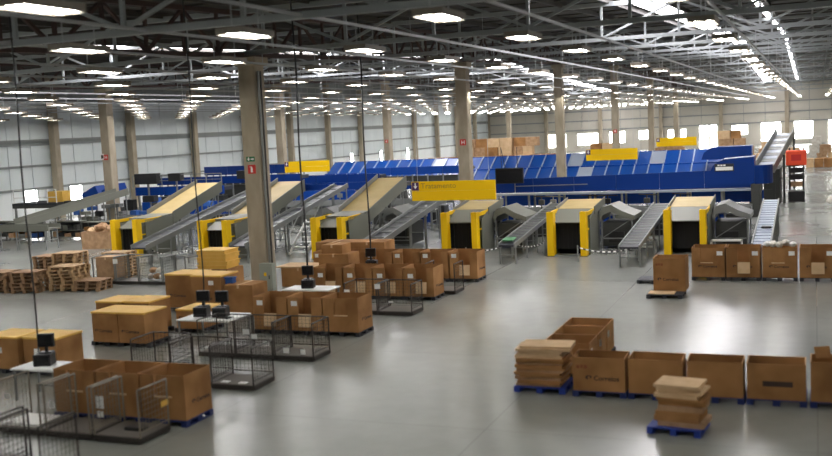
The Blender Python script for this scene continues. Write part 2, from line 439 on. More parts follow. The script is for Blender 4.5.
for i, x in enumerate(xs):
    t = thing('lamp_rail', 'thin pale rail carrying the %s row of lamps, counted from the right' % (ords + ['fourteenth'])[i], 'rail', (x, 0, 0), 0, 'rails above the lamp rows')
    MB().bar((0, 8, LZ + .56), (0, 182, LZ + .56), .055, .07).build('rail', M['rail'], t)
    hg = MB(); y = 19.8
    while y < 180:
        hg.tube((.0, y, LZ + .58), (0, y, roof_z(y) - 1.7), .012, 5); y += 12.2
    tag(hg.build('rail_hangers', M['rail'], t), kind='stuff')

# ------------------------------------------------------------------ pallets, cartons, cages
def make_pallet(name, m, wx, wy, h, loc, label, group, rz=0.0):
    p = thing(name, label, 'pallet', loc, rz, group)
    nbd = 5; g = wy / nbd
    for k in range(nbd):
        MB().box(-wx / 2, wx / 2, -wy / 2 + k * g + .012, -wy / 2 + (k + 1) * g - .012, h - .025, h).build('deck_board', m, p)
    for x in (-wx / 2 + .07, 0, wx / 2 - .07):
        for y in (-wy / 2 + .07, 0, wy / 2 - .07):
            MB().box(x - .07, x + .07, y - .07, y + .07, .02, h - .025).build('block', m, p)
        MB().box(x - .07, x + .07, -wy / 2, wy / 2, 0, .02).build('skid', m, p)
    return p
PP = {}
def pallet(kind, loc, label, rz=0.0, group='pallets under the cartons'):
    if kind not in PP:
        mm, wx, wy, h = {'blue': ('pblue', 1.17, 1.0, .13), 'navy': ('pnavy', 1.17, 1.0, .13), 'dark': ('pdark', 1.17, 1.0, .13), 'wood': ('wood', 1.2, 1.0, .14), 'old': ('woodold', 1.2, 1.0, .14)}[kind]
        PP[kind] = make_pallet('%s_pallet' % {'blue': 'plastic', 'navy': 'plastic', 'dark': 'plastic', 'wood': 'wooden', 'old': 'wooden'}[kind], M[mm], wx, wy, h, loc, label, group, rz); return PP[kind]
    return copy_tree(PP[kind], None, label, group, loc, rz)

LOGO_TXT = text_mesh('Correios', .15, M['print_'], .002, .003)
ECO_TXT = MB().box(0, .07, -.003, 0, 0, .07).box(.09, .15, -.003, 0, .01, .08).box(.17, .24, -.003, 0, 0, .075).mesh('rust_mark', M['printr'])
LOGO_EMB = MB().prism([(0, .03), (.055, .085), (.075, .055), (.05, .03), (.075, .005), (.055, -.02)], 'y', -.003, 0).prism([(.06, .075), (.12, .075), (.155, .04), (.12, .005), (.105, .03), (.12, .04), (.10, .055), (.075, .055)], 'y', -.003, 0).mesh('emblem', M['print_'])
T = .018
def make_carton(name, wx, wy, h, front=None, notch=None, flap=None, logo=(), label_tag=None, mark=False, inner=True, lid=None, slot=False):
    """open bulk carton; front side faces -Y. front = height of a cut-down front; notch = (width, depth) of a picking cut-out"""
    c = thing(name, 'carton', 'carton')
    fh = front or h; x0, x1, y0, y1 = -wx / 2, wx / 2, -wy / 2, wy / 2
    MB().box(x0, x1, y1 - T, y1, 0, h).build('back_panel', M['card'], c)
    for s in (x0, x1 - T):
        MB().prism([(y0 + T, 0), (y1 - T, 0), (y1 - T, h), (y0 + T, fh)], 'x', s, s + T).build('side_panel', M['card'], c)
    if not lid:
        rm = MB().box(x0, x1, y1 - T - .004, y1 + .004, h, h + .012)
        for sx_ in (x0 - .004, x1 - T - .004):
            rm.prism([(y0, fh), (y1 - T - .004, h), (y1 - T - .004, h + .012), (y0, fh + .012)], 'x', sx_, sx_ + T + .008)
        rm.build('rim', M['card'], c)
    fp = MB()
    if notch:
        nw, nd, nx = notch
        fp.box(x0, nx - nw / 2, y0, y0 + T, 0, fh).box(nx + nw / 2, x1, y0, y0 + T, 0, fh).box(nx - nw / 2, nx + nw / 2, y0, y0 + T, 0, fh - nd)
    else: fp.box(x0, x1, y0, y0 + T, 0, fh)
    fr = fp.build('front_panel', M['card'], c)
    MB().box(x0 + T, x1 - T, y0 + T, y1 - T, 0, .02).build('bottom_panel', M['card3'], c)
    if notch and flap == 'out':
        o = MB().box(-nw / 2 + .01, nw / 2 - .01, -.012, 0, -.40, 0).build('flap', M['card2'], c, (nx, y0 - .006, fh - nd + .01)); o.rotation_euler.x = R(-9)
    if notch and flap == 'in':
        o = MB().box(-nw / 2 + .012, nw / 2 - .012, 0, .012, 0, nd - .01).build('flap', M['card'], c, (nx, y0 + .03, fh - nd)); o.rotation_euler.x = R(-5)
        MB().box(nx - nw / 2, nx + nw / 2, y0 - .012, y0 + .03, fh - nd - .03, fh - nd).build('fold', M['card2'], c)
    for (face, lx, lz, sc) in logo:
        g = bpy.data.objects.new('logo', LOGO_EMB); col.objects.link(g); g.parent = c; g.scale = (sc, 1, sc)
        t = link('lettering', LOGO_TXT, g); t.rotation_euler = (R(90), 0, 0); t.location = (.19, -.001, -.03)
        if face == 'f': g.location = (lx, y0 - .001, lz)
        else: g.location = (x1 + .001, lx, lz); g.rotation_euler.z = R(90)
    if label_tag:
        MB().box(-.10, .10, -.004, 0, -.075, .075).build('shipping_label', M['white'], c, (label_tag[0], y0 - .001, label_tag[1]))
    if mark:
        t = link('rust_mark', ECO_TXT, c); t.location = (x0 + .08, y0 - .001, fh - .24)
    if slot: MB().box(-.28, .30, -.004, 0, -.055, .055).build('hand_slot', M['print_'], c, (slot[0], y0 - .001, slot[1]))
    if lid:
        l = MB().box(x0 - .02, x1 + .02, y0 - .02, y1 + .02, h, h + .06).build('lid', M['ylid'], c, bevel=.015)
    return c
CP = {}
def carton(key, loc, label, group, rz=0.0, **kw):
    if key not in CP:
        CP[key] = make_carton('bulk_carton', **kw); c = CP[key]; c.location = loc; c.rotation_euler.z = rz; return tag(c, label, 'carton', group)
    return copy_tree(CP[key], None, label, group, loc, rz)
PH = .13
# --- near row on the right: low cartons with cut-down fronts
g = 'low cartons in the near row'
RW = 1.13; RD = .66
r1 = [(-4.39, 'r1a', dict(logo=[('f', -.30, .27, 1.0)], mark=True), 'low open carton with dark logo and rust print beside the stacked cardboard'),
      (-3.19, 'r1b', {}, 'plain low open carton, second in the near row'),
      (-1.98, 'r1b', {}, 'plain low open carton behind the blue pallet of folded cardboard'),
      (-.78, 'r1c', dict(slot=(.02, .33)), 'low open carton with a dark hand slot in its front'),
      (.44, 'r1d', dict(logo=[('f', -.15, .40, 1.0)], h=.82, front=.81), 'taller carton with raised flap at the right edge of the near row')]
for i, (x, k, kw, lab) in enumerate(r1):
    d = dict(wx=RW, wy=RD, h=.745, front=.735); d.update(kw)
    y = 21.05 + RD / 2 + .02 * i
    pallet('navy', (x, y + .16, 0), 'navy plastic pallet under the %s low carton of the near row' % ords[i], group='blue pallets of the near row')
    c = carton(k, (x, y, PH), lab, g, **d)
    if k == 'r1d':
        o = MB().box(-.16, .16, 0, .012, 0, .24).build('raised_flap', M['card'], c, (-.32, .1, .80)); o.rotation_euler = (R(-20), 0, R(25))
# --- cartons receding behind its left end
for i, y in enumerate((23.0, 24.03, 25.06)):
    y -= .1
    pallet('dark', (-5.42, y, 0), 'dark pallet under the %s carton of the receding column' % ords[i], group='pallets of the receding column')
    carton('rec', (-5.42, y, PH), '%s open carton of the receding column behind the stacked cardboard' % ords[i], 'open cartons in the receding column', wx=1.1, wy=.92, h=.72)
    MB().box(0, .004, -.09, .09, -.08, .08).build('shipping_label', M['white'], bpy.data.objects['bulk_carton' if False else list(o.name for o in bpy.data.objects if o.get('label', '').startswith(ords[i] + ' open carton of the receding'))[0]], (.551, -.25, .48))
# --- flattened cardboard stacks
def cardboard_stack(loc, n, wx, wy, th, label, kind, top_light=3, rz=0.0):
    st_ = thing('cardboard_stack', label, 'cardboard', loc, rz)
    z = 0
    for k in range(n):
        a = wx * random.uniform(.86, 1.0); b = wy * random.uniform(.9, 1.0); t = th * random.uniform(.6, 1.4)
        dx, dy = random.uniform(-.05, .05), random.uniform(-.04, .04)
        m = M['card2'] if k >= n - top_light else (M['card'] if k % 3 else M['rust'])
        o = MB().box(-a / 2, a / 2, -b / 2, b / 2, z, z + t).build('folded_carton', m, st_, (dx, dy, 0)); o.rotation_euler.z = R(random.uniform(-4, 4)); z += t + .004
    return st_
pallet('blue', (-5.74, 21.62, 0), 'blue pallet under the tall stack of flattened cardboard', group='blue pallets of the near row')
cs1 = cardboard_stack((-5.74, 21.62, .13), 15, 1.12, .92, .052, 'tall stack of flattened brown cardboard at the left end of the near row', 'flat')
CSZ = max(v.co.z for ob in cs1.children for v in ob.data.vertices) + .132
o = thing('cardboard_sheet', 'two pale flattened cartons lying across the tall cardboard stack', 'cardboard', (-5.66, 21.5, CSZ), R(4))
MB().box(-.62, .60, -.36, .40, 0, .05).build('folded_carton', M['card2'], o); MB().box(-.56, .58, -.30, .42, .055, .10).build('folded_carton', M['card2'], o, (.03, 0, 0))
pallet('blue', (-2.48, 19.15, 0), 'blue pallet standing alone in the aisle with folded cardboard on it', rz=R(-6), group='blue pallets of the near row').scale = (.86, .88, 1)
cardboard_stack((-2.40, 19.22, .13), 10, .92, .72, .075, 'pile of folded pale cardboard on the lone blue pallet', 'flat', 4, R(-6))
# --- second row on the right: tall cartons with picking cut-outs
g = 'tall cartons in the far right row'
r2 = [(-3.62, 'in', 'tall carton with closed cut-out and logo, first in the far right row'), (-2.42, 'out', 'tall carton with pale hanging flap, second in the far right row'),
      (-1.20, 'in', 'tall carton heaped with white parcels in the far right row'), (0.03, 'out', 'tall carton with pale hanging flap next to the heaped carton'), (1.26, 'in', 'tall carton at the right edge of the far right row')]
for i, (x, fl, lab) in enumerate(r2):
    y = 37.0 + .5
    pallet('dark', (x, y, 0), 'dark pallet under the %s carton of the far right row' % ords[i], group='dark pallets of the far right row')
    carton('tall_' + fl, (x, y, PH), lab, g, wx=1.15, wy=1.0, h=1.05, notch=(.44, .52, -.05 if fl == 'in' else .02), flap=fl, label_tag=(.40, .86), logo=[('f', -.36, .37, .9)], mark=False)
h = thing('parcel_heap', 'white and beige parcel bags heaped on the carton', 'parcels', (-1.20, 37.5, 1.19))
def blob(mb, c, r, seed):
    rnd = random.Random(seed); o = len(mb.v); n, m_ = 8, 5
    for i in range(m_ + 1):
        for j in range(n):
            ph = math.pi * i / m_; th_ = 2 * math.pi * j / n; k = rnd.uniform(.8, 1.15)
            mb.v.append((c[0] + r[0] * k * math.sin(ph) * math.cos(th_), c[1] + r[1] * k * math.sin(ph) * math.sin(th_), c[2] + r[2] * k * math.cos(ph)))
    for i in range(m_):
        for j in range(n):
            mb.f.append((o + i * n + j, o + i * n + (j + 1) % n, o + (i + 1) * n + (j + 1) % n, o + (i + 1) * n + j))
for k in range(9):
    mb = MB(); blob(mb, (-.42 + .21 * (k % 5), -.30 + .3 * (k // 5), .08 + .04 * random.random() + (.06 if k == 3 else 0)), (.14, .17, .09), k); mb.build('parcel', M['bag'] if k % 4 else M['white'], h)
# lone tall carton in front of that row, on a protruding pallet
pallet('dark', (-4.66, 33.65, 0), 'dark pallet protruding under the lone carton in the aisle', group='pallets of the lone carton')
pallet('dark', (-5.45, 36.6, 0), 'dark pallet half hidden behind the lone carton', group='pallets of the lone carton')
carton('lone', (-4.58, 34.35, PH), 'lone tall carton with logo standing left of the far right row', 'lone carton', wx=1.05, wy=.95, h=1.10, logo=[('f', -.40, .38, .95)], mark=True)
MB().box(-.50, .35, -.28, .28, 0, .03).build('cardboard_sheet', M['card2'], None, (-4.70, 33.50, .13))
tag(bpy.data.objects['cardboard_sheet.001'], 'pale cardboard sheet on the pallet before the lone carton', 'cardboard')

# --- roll cages
def make_cage(m, wx=1.12, wy=.95, h=1.10, deck='deckm', back=False):
    c = thing('roll_cage', 'cage', 'roll cage')
    MB().box(-wx / 2, wx / 2, -wy / 2, wy / 2, .10, .14).build('deck', M[deck], c)
    fr = MB()
    for a, b in (((-wx / 2, -wy / 2), (wx / 2, -wy / 2)), ((-wx / 2, wy / 2), (wx / 2, wy / 2)), ((-wx / 2, -wy / 2), (-wx / 2, wy / 2)), ((wx / 2, -wy / 2), (wx / 2, wy / 2))):
        fr.bar((*a, .075), (*b, .075), .05, .10)
    fr.build('base_frame', M['cage'], c)
    for x in (-wx / 2 + .1, wx / 2 - .1):
        for y in (-wy / 2 + .1, wy / 2 - .1):
            w_ = MB(); w_.tube((x - .02, y, .045), (x + .02, y, .045), .045, 10); w_.bar((x, y, .07), (x, y, .11), .04); w_.build('caster', M['black'], c)
    rt = .028 if m == M['galv'] else .019
    def panel(p, q, nv):
        f_ = MB(); p, q = Vector(p), Vector(q)
        for e in (p, q): f_.tube((e.x, e.y, .12), (e.x, e.y, h), rt, 6)
        f_.tube((p.x, p.y, h), (q.x, q.y, h), rt, 6); f_.tube((p.x, p.y, .24), (q.x, q.y, .24), .012, 6)
        fo = f_.build('side_frame', m, c)
        g_ = MB()
        for k in range(1, nv):
            t = p.lerp(q, k / nv); g_.bar((t.x, t.y, .2), (t.x, t.y, h), .006)
        for k in range(1, 8):
            z = .2 + (h - .2) * k / 8; g_.bar((p.x, p.y, z), (q.x, q.y, z), .006)
        tag(g_.build('wire_mesh', m, fo), kind='stuff')
    panel((-wx / 2, -wy / 2, 0), (-wx / 2, wy / 2, 0), 9)
    panel((wx / 2, -wy / 2, 0), (wx / 2, wy / 2, 0), 9)
    if back: panel((-wx / 2, wy / 2, 0), (wx / 2, wy / 2, 0), 10)
    return c
GP = {}; cages = []
def cage(kind, loc, label, group, rz=0.0, note=None):
    if kind not in GP:
        GP[kind] = make_cage(*{'dark': (M['cage'],), 'pale': (M['cagel'],), 'darkb': (M['cage'], 1.15, .95, 1.02, 'deckm', True), 'paleb': (M['galv'], 1.12, .9, 1.15, 'galv', True)}[kind])
        c = GP[kind]; c.location = loc; c.rotation_euler.z = rz; tag(c, label, 'roll cage', group)
    else: c = copy_tree(GP[kind], None, label, group, loc, rz)
    cages.append(c); return c
def paper(loc, label, sx=.15, sz=.18, rx=0.0, rz=0.0, m='white'):
    best = min((c for c in cages), key=lambda c: (c.location.x - loc[0]) ** 2 + (c.location.y - loc[1]) ** 2)
    o = MB().box(-sx / 2, sx / 2, -.004, 0, -sz / 2, sz / 2).build('paper_tag', M[m], best, (loc[0] - best.location.x, loc[1] - best.location.y, loc[2])); o.rotation_euler = (rx, 0, rz); o['label'] = label; KIDS.pop(best.name, None); return o

# workstation rows on the left; all end near X = -12.2
g1 = 'roll cages in front of the nearest cartons'
for i, x in enumerate((-13.05, -14.28, -15.55)):
    cage('pale', (x, 16.33, 0), ['pale roll cage with a yellow tag at the right end of the nearest row', 'pale roll cage with two white tags in the middle of the nearest row', 'pale roll cage holding a white sheet in the nearest row'][i], g1)
paper((-12.48, 16.7, .62), 'yellow tag on the nearest pale roll cage', .26, .12, 0, R(90), 'ylid')
paper((-13.66, 16.13, .72), 'large white tag on the middle pale roll cage', .20, .26)
paper((-13.66, 16.13, .47), 'small white tag below the large one on the middle pale cage', .15, .13)
paper((-14.90, 16.13, .60), 'white tag on the cage holding a white sheet', .13, .15)
paper((-16.1, 16.13, .72), 'white tag on the outermost pale cage', .16, .10)
tag(MB().box(-.48, .40, -.36, .36, 0, .05).build('foam_sheet', M['white'], None, (-15.6, 16.33, .142), .0), 'white sheet lying on the deck of a pale roll cage', 'sheet')
tag(MB().box(-.2, .25, -.12, .12, 0, .08).build('black_bag', M['black'], None, (-12.95, 16.3, .142), .03), 'small black bag on the deck of the end roll cage', 'bag')
for i, x in enumerate((-13.20, -12.02)):
    pass
cage('dark', (-13.25, 13.82, 0), 'dark roll cage cut off by the bottom edge, nearest the aisle', 'roll cages at the bottom edge')
cage('dark', (-14.6, 13.95, 0), 'dark roll cage cut off in the bottom left corner', 'roll cages at the bottom edge')
g = 'open cartons of the nearest row'
for i, x in enumerate((-12.82, -13.98, -15.14)):
    pallet('navy', (x, 17.56, 0), 'dark blue pallet under the %s carton of the nearest left row' % ords[i], group='pallets of the nearest left row')
    carton('left_end', (x, 17.60, PH), ['tall open carton with side logo at the right end of the nearest left row', 'open carton second from the end of the nearest left row', 'open carton third from the end of the nearest left row', 'open carton beside the nearest table'][i], g,
           wx=1.1, wy=.98, h=.95, notch=(.44, .45, 0), flap='in', logo=[('r', -.25, .32, .9)])
# second row of cages (near the second table)
g = 'dark roll cages before the second table'
for i, (x, y) in enumerate(((-12.92, 20.42), (-14.15, 20.55), (-15.55, 20.85))):
    cage('darkb', (x, y, 0), ['empty dark roll cage standing alone by the aisle', 'dark roll cage second from the aisle before the second table', 'dark roll cage in front of the yellow-topped cartons'][i], g)
    if i == 0:
        for j, (dx, dy) in enumerate(((-.3, -.3), (.2, -.32))): tag(MB().box(-.1, .1, -.07, .07, 0, .015).build('paper_tag', M['white'], None, (x + dx, y + dy, .142)), '%s white slip on the deck of the lone dark cage' % ords[j], 'paper')
g = 'dark roll cages before the second row of cartons'
for i, x in enumerate((-12.88, -14.08, -15.28)):
    cage('darkb', (x, 23.4, 0), ['dark roll cage with white tags nearest the aisle in the second group', 'dark roll cage with several white tags in the second group', 'dark roll cage beside the second table'][i], g)
for j, (dx, dz, sx) in enumerate(((-14.3, .75, .2), (-14.05, .62, .17), (-13.7, .45, .2), (-13.1, .28, .18), (-12.6, .26, .14))):
    paper((dx, 22.90, dz), '%s white tag on the dark cages of the second group' % ords[j], sx, .14)
g = 'open cartons of the second row'
for i, x in enumerate((-12.98, -14.16, -15.34)):
    pallet('dark', (x, 26.5, 0), 'dark pallet under the %s carton of the second left row' % ords[i], group='pallets of the second left row')
    carton('second_in' if i == 0 else 'second_out', (x, 26.5, PH), ['tall carton with closed cut-out at the aisle end of the second left row', 'open carton with pale hanging flap in the second left row', 'open carton with tilted flap beside the second table'][i], g,
           wx=1.13, wy=1.0, h=1.0, notch=(.44, .50, 0), flap='in' if i == 0 else 'out', logo=[('r', -.25, .32, .9)], label_tag=(-.35, .82) if i else None)
# third group
cage('darkb', (-12.62, 29.7, 0), 'dark roll cage with a white tag by the aisle in the third group', 'roll cages of the third group')
cage('darkb', (-13.85, 29.75, 0), 'dark roll cage second from the aisle in the third group', 'roll cages of the third group')
paper((-13.2, 29.2, .95), 'white tag on the aisle cage of the third group', .2, .16)
paper((-12.75, 29.2, .45), 'small tag low on the aisle cage of the third group', .16, .05)
paper((-14.3, 29.2, .75), 'white tag on the second cage of the third group', .2, .16)
g = 'open cartons of the third row'
for i, x in enumerate((-12.88, -14.05, -15.22, -16.4)):
    pallet('dark', (x, 32.5, 0), 'dark pallet under the %s carton of the third left row' % ords[i], group='pallets of the third left row')
    carton('third', (x, 32.5, PH), '%s open carton of the third left row, counted from the aisle' % ords[i], g, wx=1.12, wy=1.0, h=1.0, notch=(.42, .5, .1), flap='out', logo=[('r', -.25, .32, .9)], label_tag=(-.3, .72))
cage('dark', (-12.55, 33.7, 0), 'dark roll cage between the third and fourth carton rows', 'roll cages behind the third row')
g = 'open cartons of the fourth row'
for i in range(6):
    x = -12.6 - 1.18 * i
    pallet('dark', (x, 36.5, 0), 'dark pallet under the %s carton of the fourth left row' % ords[i], group='pallets of the fourth left row')
    carton('fourth', (x, 36.5, PH), '%s open carton of the fourth left row, counted from the aisle' % ords[i], g, wx=1.12, wy=1.0, h=1.02, notch=(.44, .5, .05), flap='out', logo=[('r', -.25, .32, .9)], label_tag=(-.38, .88))
# stacked and closed cartons behind the third table
def closed(loc, d, label, group, m='card', rz=0.0, cat='carton', tape=True):
    c = thing('closed_carton', label, cat, loc, rz, group)
    MB().box(-d[0] / 2, d[0] / 2, -d[1] / 2, d[1] / 2, 0, d[2]).build('body', M[m], c, bevel=.008)
    if tape: MB().box(-.04, .04, -d[1] / 2 - .003, d[1] / 2 + .003, d[2] - .12, d[2] + .003).build('tape', M['card2'], c)
    return c
g = 'cartons around the third table'
closed((-17.5, 35.2, 0), (1.3, 1.0, 1.25), 'brown carton stack base behind the third table', g)
closed((-18.9, 34.9, 0), (1.5, 1.1, .75), 'wide low brown carton beside the cabinet on the thick column', g)
closed((-17.4, 38.2, 0), (1.6, 1.1, 1.35), 'tall brown carton below the third yellow chute frame', g)
closed((-19.2, 38.6, 0), (1.6, 1.1, 1.3), 'tall brown carton left of the third yellow chute frame', g)
closed((-17.6, 35.2, 1.25), (.9, .8, .35), 'small carton on top of the brown stack behind the third table', g)
o = tag(MB().box(-.95, .95, -.6, .6, 0, .05).build('cardboard_sheet', M['card2'], None, (-18.9, 34.9, .752)), 'pale cardboard laid over the wide low carton', 'cardboard')
closed((-18.0, 29.0, 0), (1.1, 1.0, 1.05), 'brown carton between the thick column and the third table', g)
# yellow-lidded cartons
g = 'yellow-lidded cartons'
LW, LD, LH = .92, 1.1, 1.0
yl = [((-18.60, 24.15), LH, 'yellow-lidded carton nearest the aisle, front right of its block'), ((-19.56, 24.15), LH, 'yellow-lidded carton, front left of its block'),
      ((-19.5, 25.6), 1.05, 'yellow-lidded carton behind on the right of its block'), ((-20.5, 25.5), 1.05, 'yellow-lidded carton behind on the left of its block'), ((-18.1, 26.3), .70, 'low yellow-lidded carton beside the second table')]
for i, ((x, y), hh, lab) in enumerate(yl):
    pallet('dark', (x, y, 0), 'dark pallet under the ' + lab.split(',')[0] + (' front left' if i == 1 else ''), group='pallets of the yellow-lidded cartons')
    carton('lid%.2f' % hh, (x, y, PH), lab, g, wx=LW, wy=LD, h=hh - PH - .02, lid=True, logo=[('f', -.38, .32, .85)])
carton('lid_side', (-18.95, 20.75, PH), 'yellow-lidded carton with white label at the left edge', g, wx=1.1, wy=1.0, h=.82, lid=True, label_tag=(-.1, .5))
pallet('dark', (-18.95, 20.75, 0), 'dark pallet under the labelled yellow-lidded carton', group='pallets of the yellow-lidded cartons')
carton('lid_side', (-20.2, 20.7, PH), 'yellow-lidded carton cut off by the left edge', g)
pallet('dark', (-20.2, 20.7, 0), 'dark pallet under the carton cut off by the left edge', group='pallets of the yellow-lidded cartons')
# tall cartons left of the thick column, with yellow trays on top
carton('tallside', (-19.35, 29.2, PH), 'tall brown carton with white label left of the thick column', 'cartons left of the thick column', wx=1.2, wy=1.1, h=1.15, lid=True, label_tag=(.2, .95), logo=[('f', -.45, .4, .9)])
carton('tallside2', (-20.7, 29.6, PH), 'tall brown carton with logo farther left of the thick column', 'cartons left of the thick column', wx=1.2, wy=1.1, h=1.12, lid=True, logo=[('f', -.45, .4, .9)])
for i, x in enumerate((-19.35, -20.7)): pallet('dark', (x, 29.4, 0), 'dark pallet under the %s tall carton left of the thick column' % ords[i], group='pallets left of the thick column')
o = thing('blue_tote', 'blue plastic tote hanging on the carton beside the thick column', 'tote', (-18.55, 28.95, .75))
MB().box(-.15, .15, -.12, .12, 0, .5).build('body', M['tote'], o, bevel=.02); MB().box(-.17, .17, -.14, .14, .46, .5).build('rim', M['tote'], o)
for k in range(5):
    t = thing('mail_tray', ['lowest', 'second', 'third', 'fourth', 'topmost'][k] + ' yellow mail tray of the stack before the second chute', 'tray', (-22.7 + (.05 if k % 2 else 0), 34.6, .72 + .152 * k), R(random.uniform(-3, 3)), 'yellow mail trays')
    MB().box(-.66, .66, -.5, .5, 0, .12).build('body', M['ylid'], t); MB().box(-.70, .70, -.54, .54, .12, .15).build('rim', M['ylid'], t)
closed((-22.7, 34.6, 0), (1.6, 1.2, .72), 'brown carton under the stack of yellow trays', 'cartons left of the thick column')

# --- tables with monitors
def monitor(parent_label, loc, rz, two=False):
    m = thing('monitor', parent_label, 'monitor', loc, rz)
    MB().box(-.13, .13, -.10, .10, 0, .02).build('foot', M['black'], m); MB().box(-.03, .03, -.02, .02, .02, .24).build('neck', M['black'], m)
    h_ = MB().box(-.17, .17, -.05, .05, .12, .40).build('housing', M['black'], m, bevel=.01); MB().box(-.15, .15, -.055, -.05, .14, .38).build('screen', M['screen'], h_)
    m.scale = (1.15, 1.15, 1.15)
    return m
def table(loc, wx, wy, label, rz=0.0):
    t = thing('work_table', label, 'table', loc, rz, 'packing tables')
    MB().box(-wx / 2, wx / 2, -wy / 2, wy / 2, .74, .78).build('top', M['table'], t, bevel=.006)
    for x in (-wx / 2 + .06, wx / 2 - .06):
        for y in (-wy / 2 + .06, wy / 2 - .06): MB().box(x - .025, x + .025, y - .025, y + .025, 0, .74).build('leg', M['galv'], t)
    MB().box(-wx / 2 + .06, wx / 2 - .06, wy / 2 - .08, wy / 2 - .05, .15, .20).build('stretcher', M['galv'], t)
    return t
def cable(x, y, z0, label, z1=8.5, r=.02):
    z0 = .78; z1 = roof_z(y) - .02
    c = thing('power_cable', label, 'cable', (x, y, 0), 0, 'cables dropping to the tables')
    mb = MB(); n = 8
    for k in range(n):
        a = z0 + (z1 - z0) * k / n; b = z0 + (z1 - z0) * (k + 1) / n
        mb.tube((.03 * math.sin(k * 1.3), 0, a), (.03 * math.sin((k + 1) * 1.3), 0, b), r, 6)
    mb.build('cord', M['black'], c); MB().box(-.05, .05, -.04, .04, z0, z0 + .12).build('socket', M['black'], c)
def pc(loc, label, rz=0.0):
    p = thing('computer', label, 'computer', loc, rz)
    MB().box(-.21, .21, -.18, .18, 0, .28).build('case', M['black'], p, bevel=.01); MB().box(-.17, .17, -.19, -.18, .05, .22).build('front_grille', M['screen'], p)
table((-17.15, 18.45, 0), 1.3, .9, 'white table with a black monitor and printer at the left edge')
monitor('black monitor on the table at the left edge', (-17.2, 18.6, 1.06), R(20)); pc((-17.2, 18.5, .78), 'black printer under the monitor at the left edge', R(20))
tag(MB().box(-.3, .3, -.2, .1, 0, .01).build('paper_sheet', M['white'], None, (-16.9, 18.25, .78)), 'white sheets on the table at the left edge', 'paper')
cable(-17.6, 18.75, 1.45, 'dark cable dropping to the table at the left edge')
table((-16.45, 24.65, 0), 1.75, 1.3, 'white table with two black monitors in the second group')
for i, x in enumerate((-16.85, -16.2)):
    monitor(['left', 'right'][i] + ' black monitor on the two-monitor table', (x, 24.75, 1.06), R(12)); pc((x, 24.65, .78), 'black printer under the %s monitor of the two-monitor table' % ['left', 'right'][i], R(12))
tag(MB().box(-.30, .10, -.12, .12, 0, .02).build('keyboard', M['black'], None, (-15.85, 24.45, .782)), 'black keyboard on the two-monitor table', 'keyboard')
cable(-17.05, 25.1, 1.45, 'dark cable dropping to the two-monitor table')
table((-15.9, 29.75, 0), 1.75, .95, 'white table with one black monitor in the third group')
monitor('black monitor on the third table', (-16.05, 29.85, 1.06), R(14)); pc((-16.0, 29.75, .78), 'black printer under the monitor on the third table', R(14))
cable(-16.2, 30.1, 1.5, 'dark cable dropping to the third table', 8.5, .03)
table((-15.7, 34.3, 0), 1.7, .9, 'white table with one black monitor before the fourth row of cartons')
monitor('black monitor on the fourth table', (-15.75, 34.4, 1.06), R(14)); pc((-15.7, 34.35, .78), 'black printer under the monitor on the fourth table', R(14))
cable(-15.9, 34.7, 1.5, 'dark cable dropping to the fourth table', 8.5, .03)

# --- pallets and cages at the far left
stacks = [(-28.95, 32.9, 7, 'wood', 'in the pale stack beside the zinc cages'), (-30.35, 32.2, 6, 'old', 'in the worn stack left of the pale stack'), (-31.8, 32.1, 6, 'old', 'in the worn stack at the left edge'),
          (-30.5, 34.9, 9, 'wood', 'in the tall stack behind the pale one'), (-32.6, 36.0, 7, 'old', 'in the rear stack at the left edge'), (-28.9, 36.2, 8, 'wood', 'in the rear stack before the brown crate'), (-27.75, 33.0, 3, 'old', 'in the low stack before the zinc cages')]
for (x, y, n, kd, lab) in stacks:
    for k in range(n):
        pallet(kd, (x + random.uniform(-.04, .04), y + random.uniform(-.04, .04), .145 * k), '%s wooden pallet from the floor %s' % (ords[k], lab), R(random.uniform(-4, 4)) + R(6), 'stacked wooden pallets')
zc = 'zinc cages before the first chute'
for i, x in enumerate((-28.25, -27.05, -25.85, -24.65)):
    cage('paleb', (x, 34.75, 0), ['zinc cage holding a brown crate', 'zinc cage with a white tag second from the pallets', 'zinc cage with brown parcels inside', 'zinc cage nearest the yellow trays'][i], zc)
closed((-28.25, 34.75, .2), (.9, .75, .95), 'brown carton inside the first zinc cage', 'parcels in the zinc cages', 'rust', R(8))
for k in range(5):
    mb = MB(); blob(mb, (0, 0, 0), (.14, .22, .12), 40 + k)
    tag(mb.build('parcel', M['rust'] if k % 2 else M['bag'], None, (-26.15 + .31 * (k % 3) + (.15 if k > 2 else 0), 34.72, .30 + .27 * (k // 3))), '%s loose parcel in the zinc cage with brown parcels' % ords[k], 'parcel', 'loose parcels')
tag(MB().box(-.12, .12, -.01, 0, -.1, .1).build('paper_tag', M['white'], None, (-27.6, 34.28, .98)), 'white tag on the first zinc cages', 'paper')
c = thing('wooden_crate', 'low brown crate heaped with parcels before the left column', 'crate', (-37.9, 46.6, 0), R(8))
MB().box(-1.2, 1.2, -.8, -.77, 0, 1.0).box(-1.2, 1.2, .77, .8, 0, 1.0).box(-1.2, -1.17, -.77, .77, 0, 1.0).box(1.17, 1.2, -.77, .77, 0, 1.0).box(-1.17, 1.17, -.77, .77, .05, .1).build('body', M['rust'], c)
for k in range(7):
    mb = MB(); blob(mb, (-.85 + .29 * k, .2 * (k % 2) - .1, .95 + .12 * (k % 3)), (.34, .45, .25), 60 + k); mb.build('parcel', M['rust'] if k % 3 else M['card2'], c)

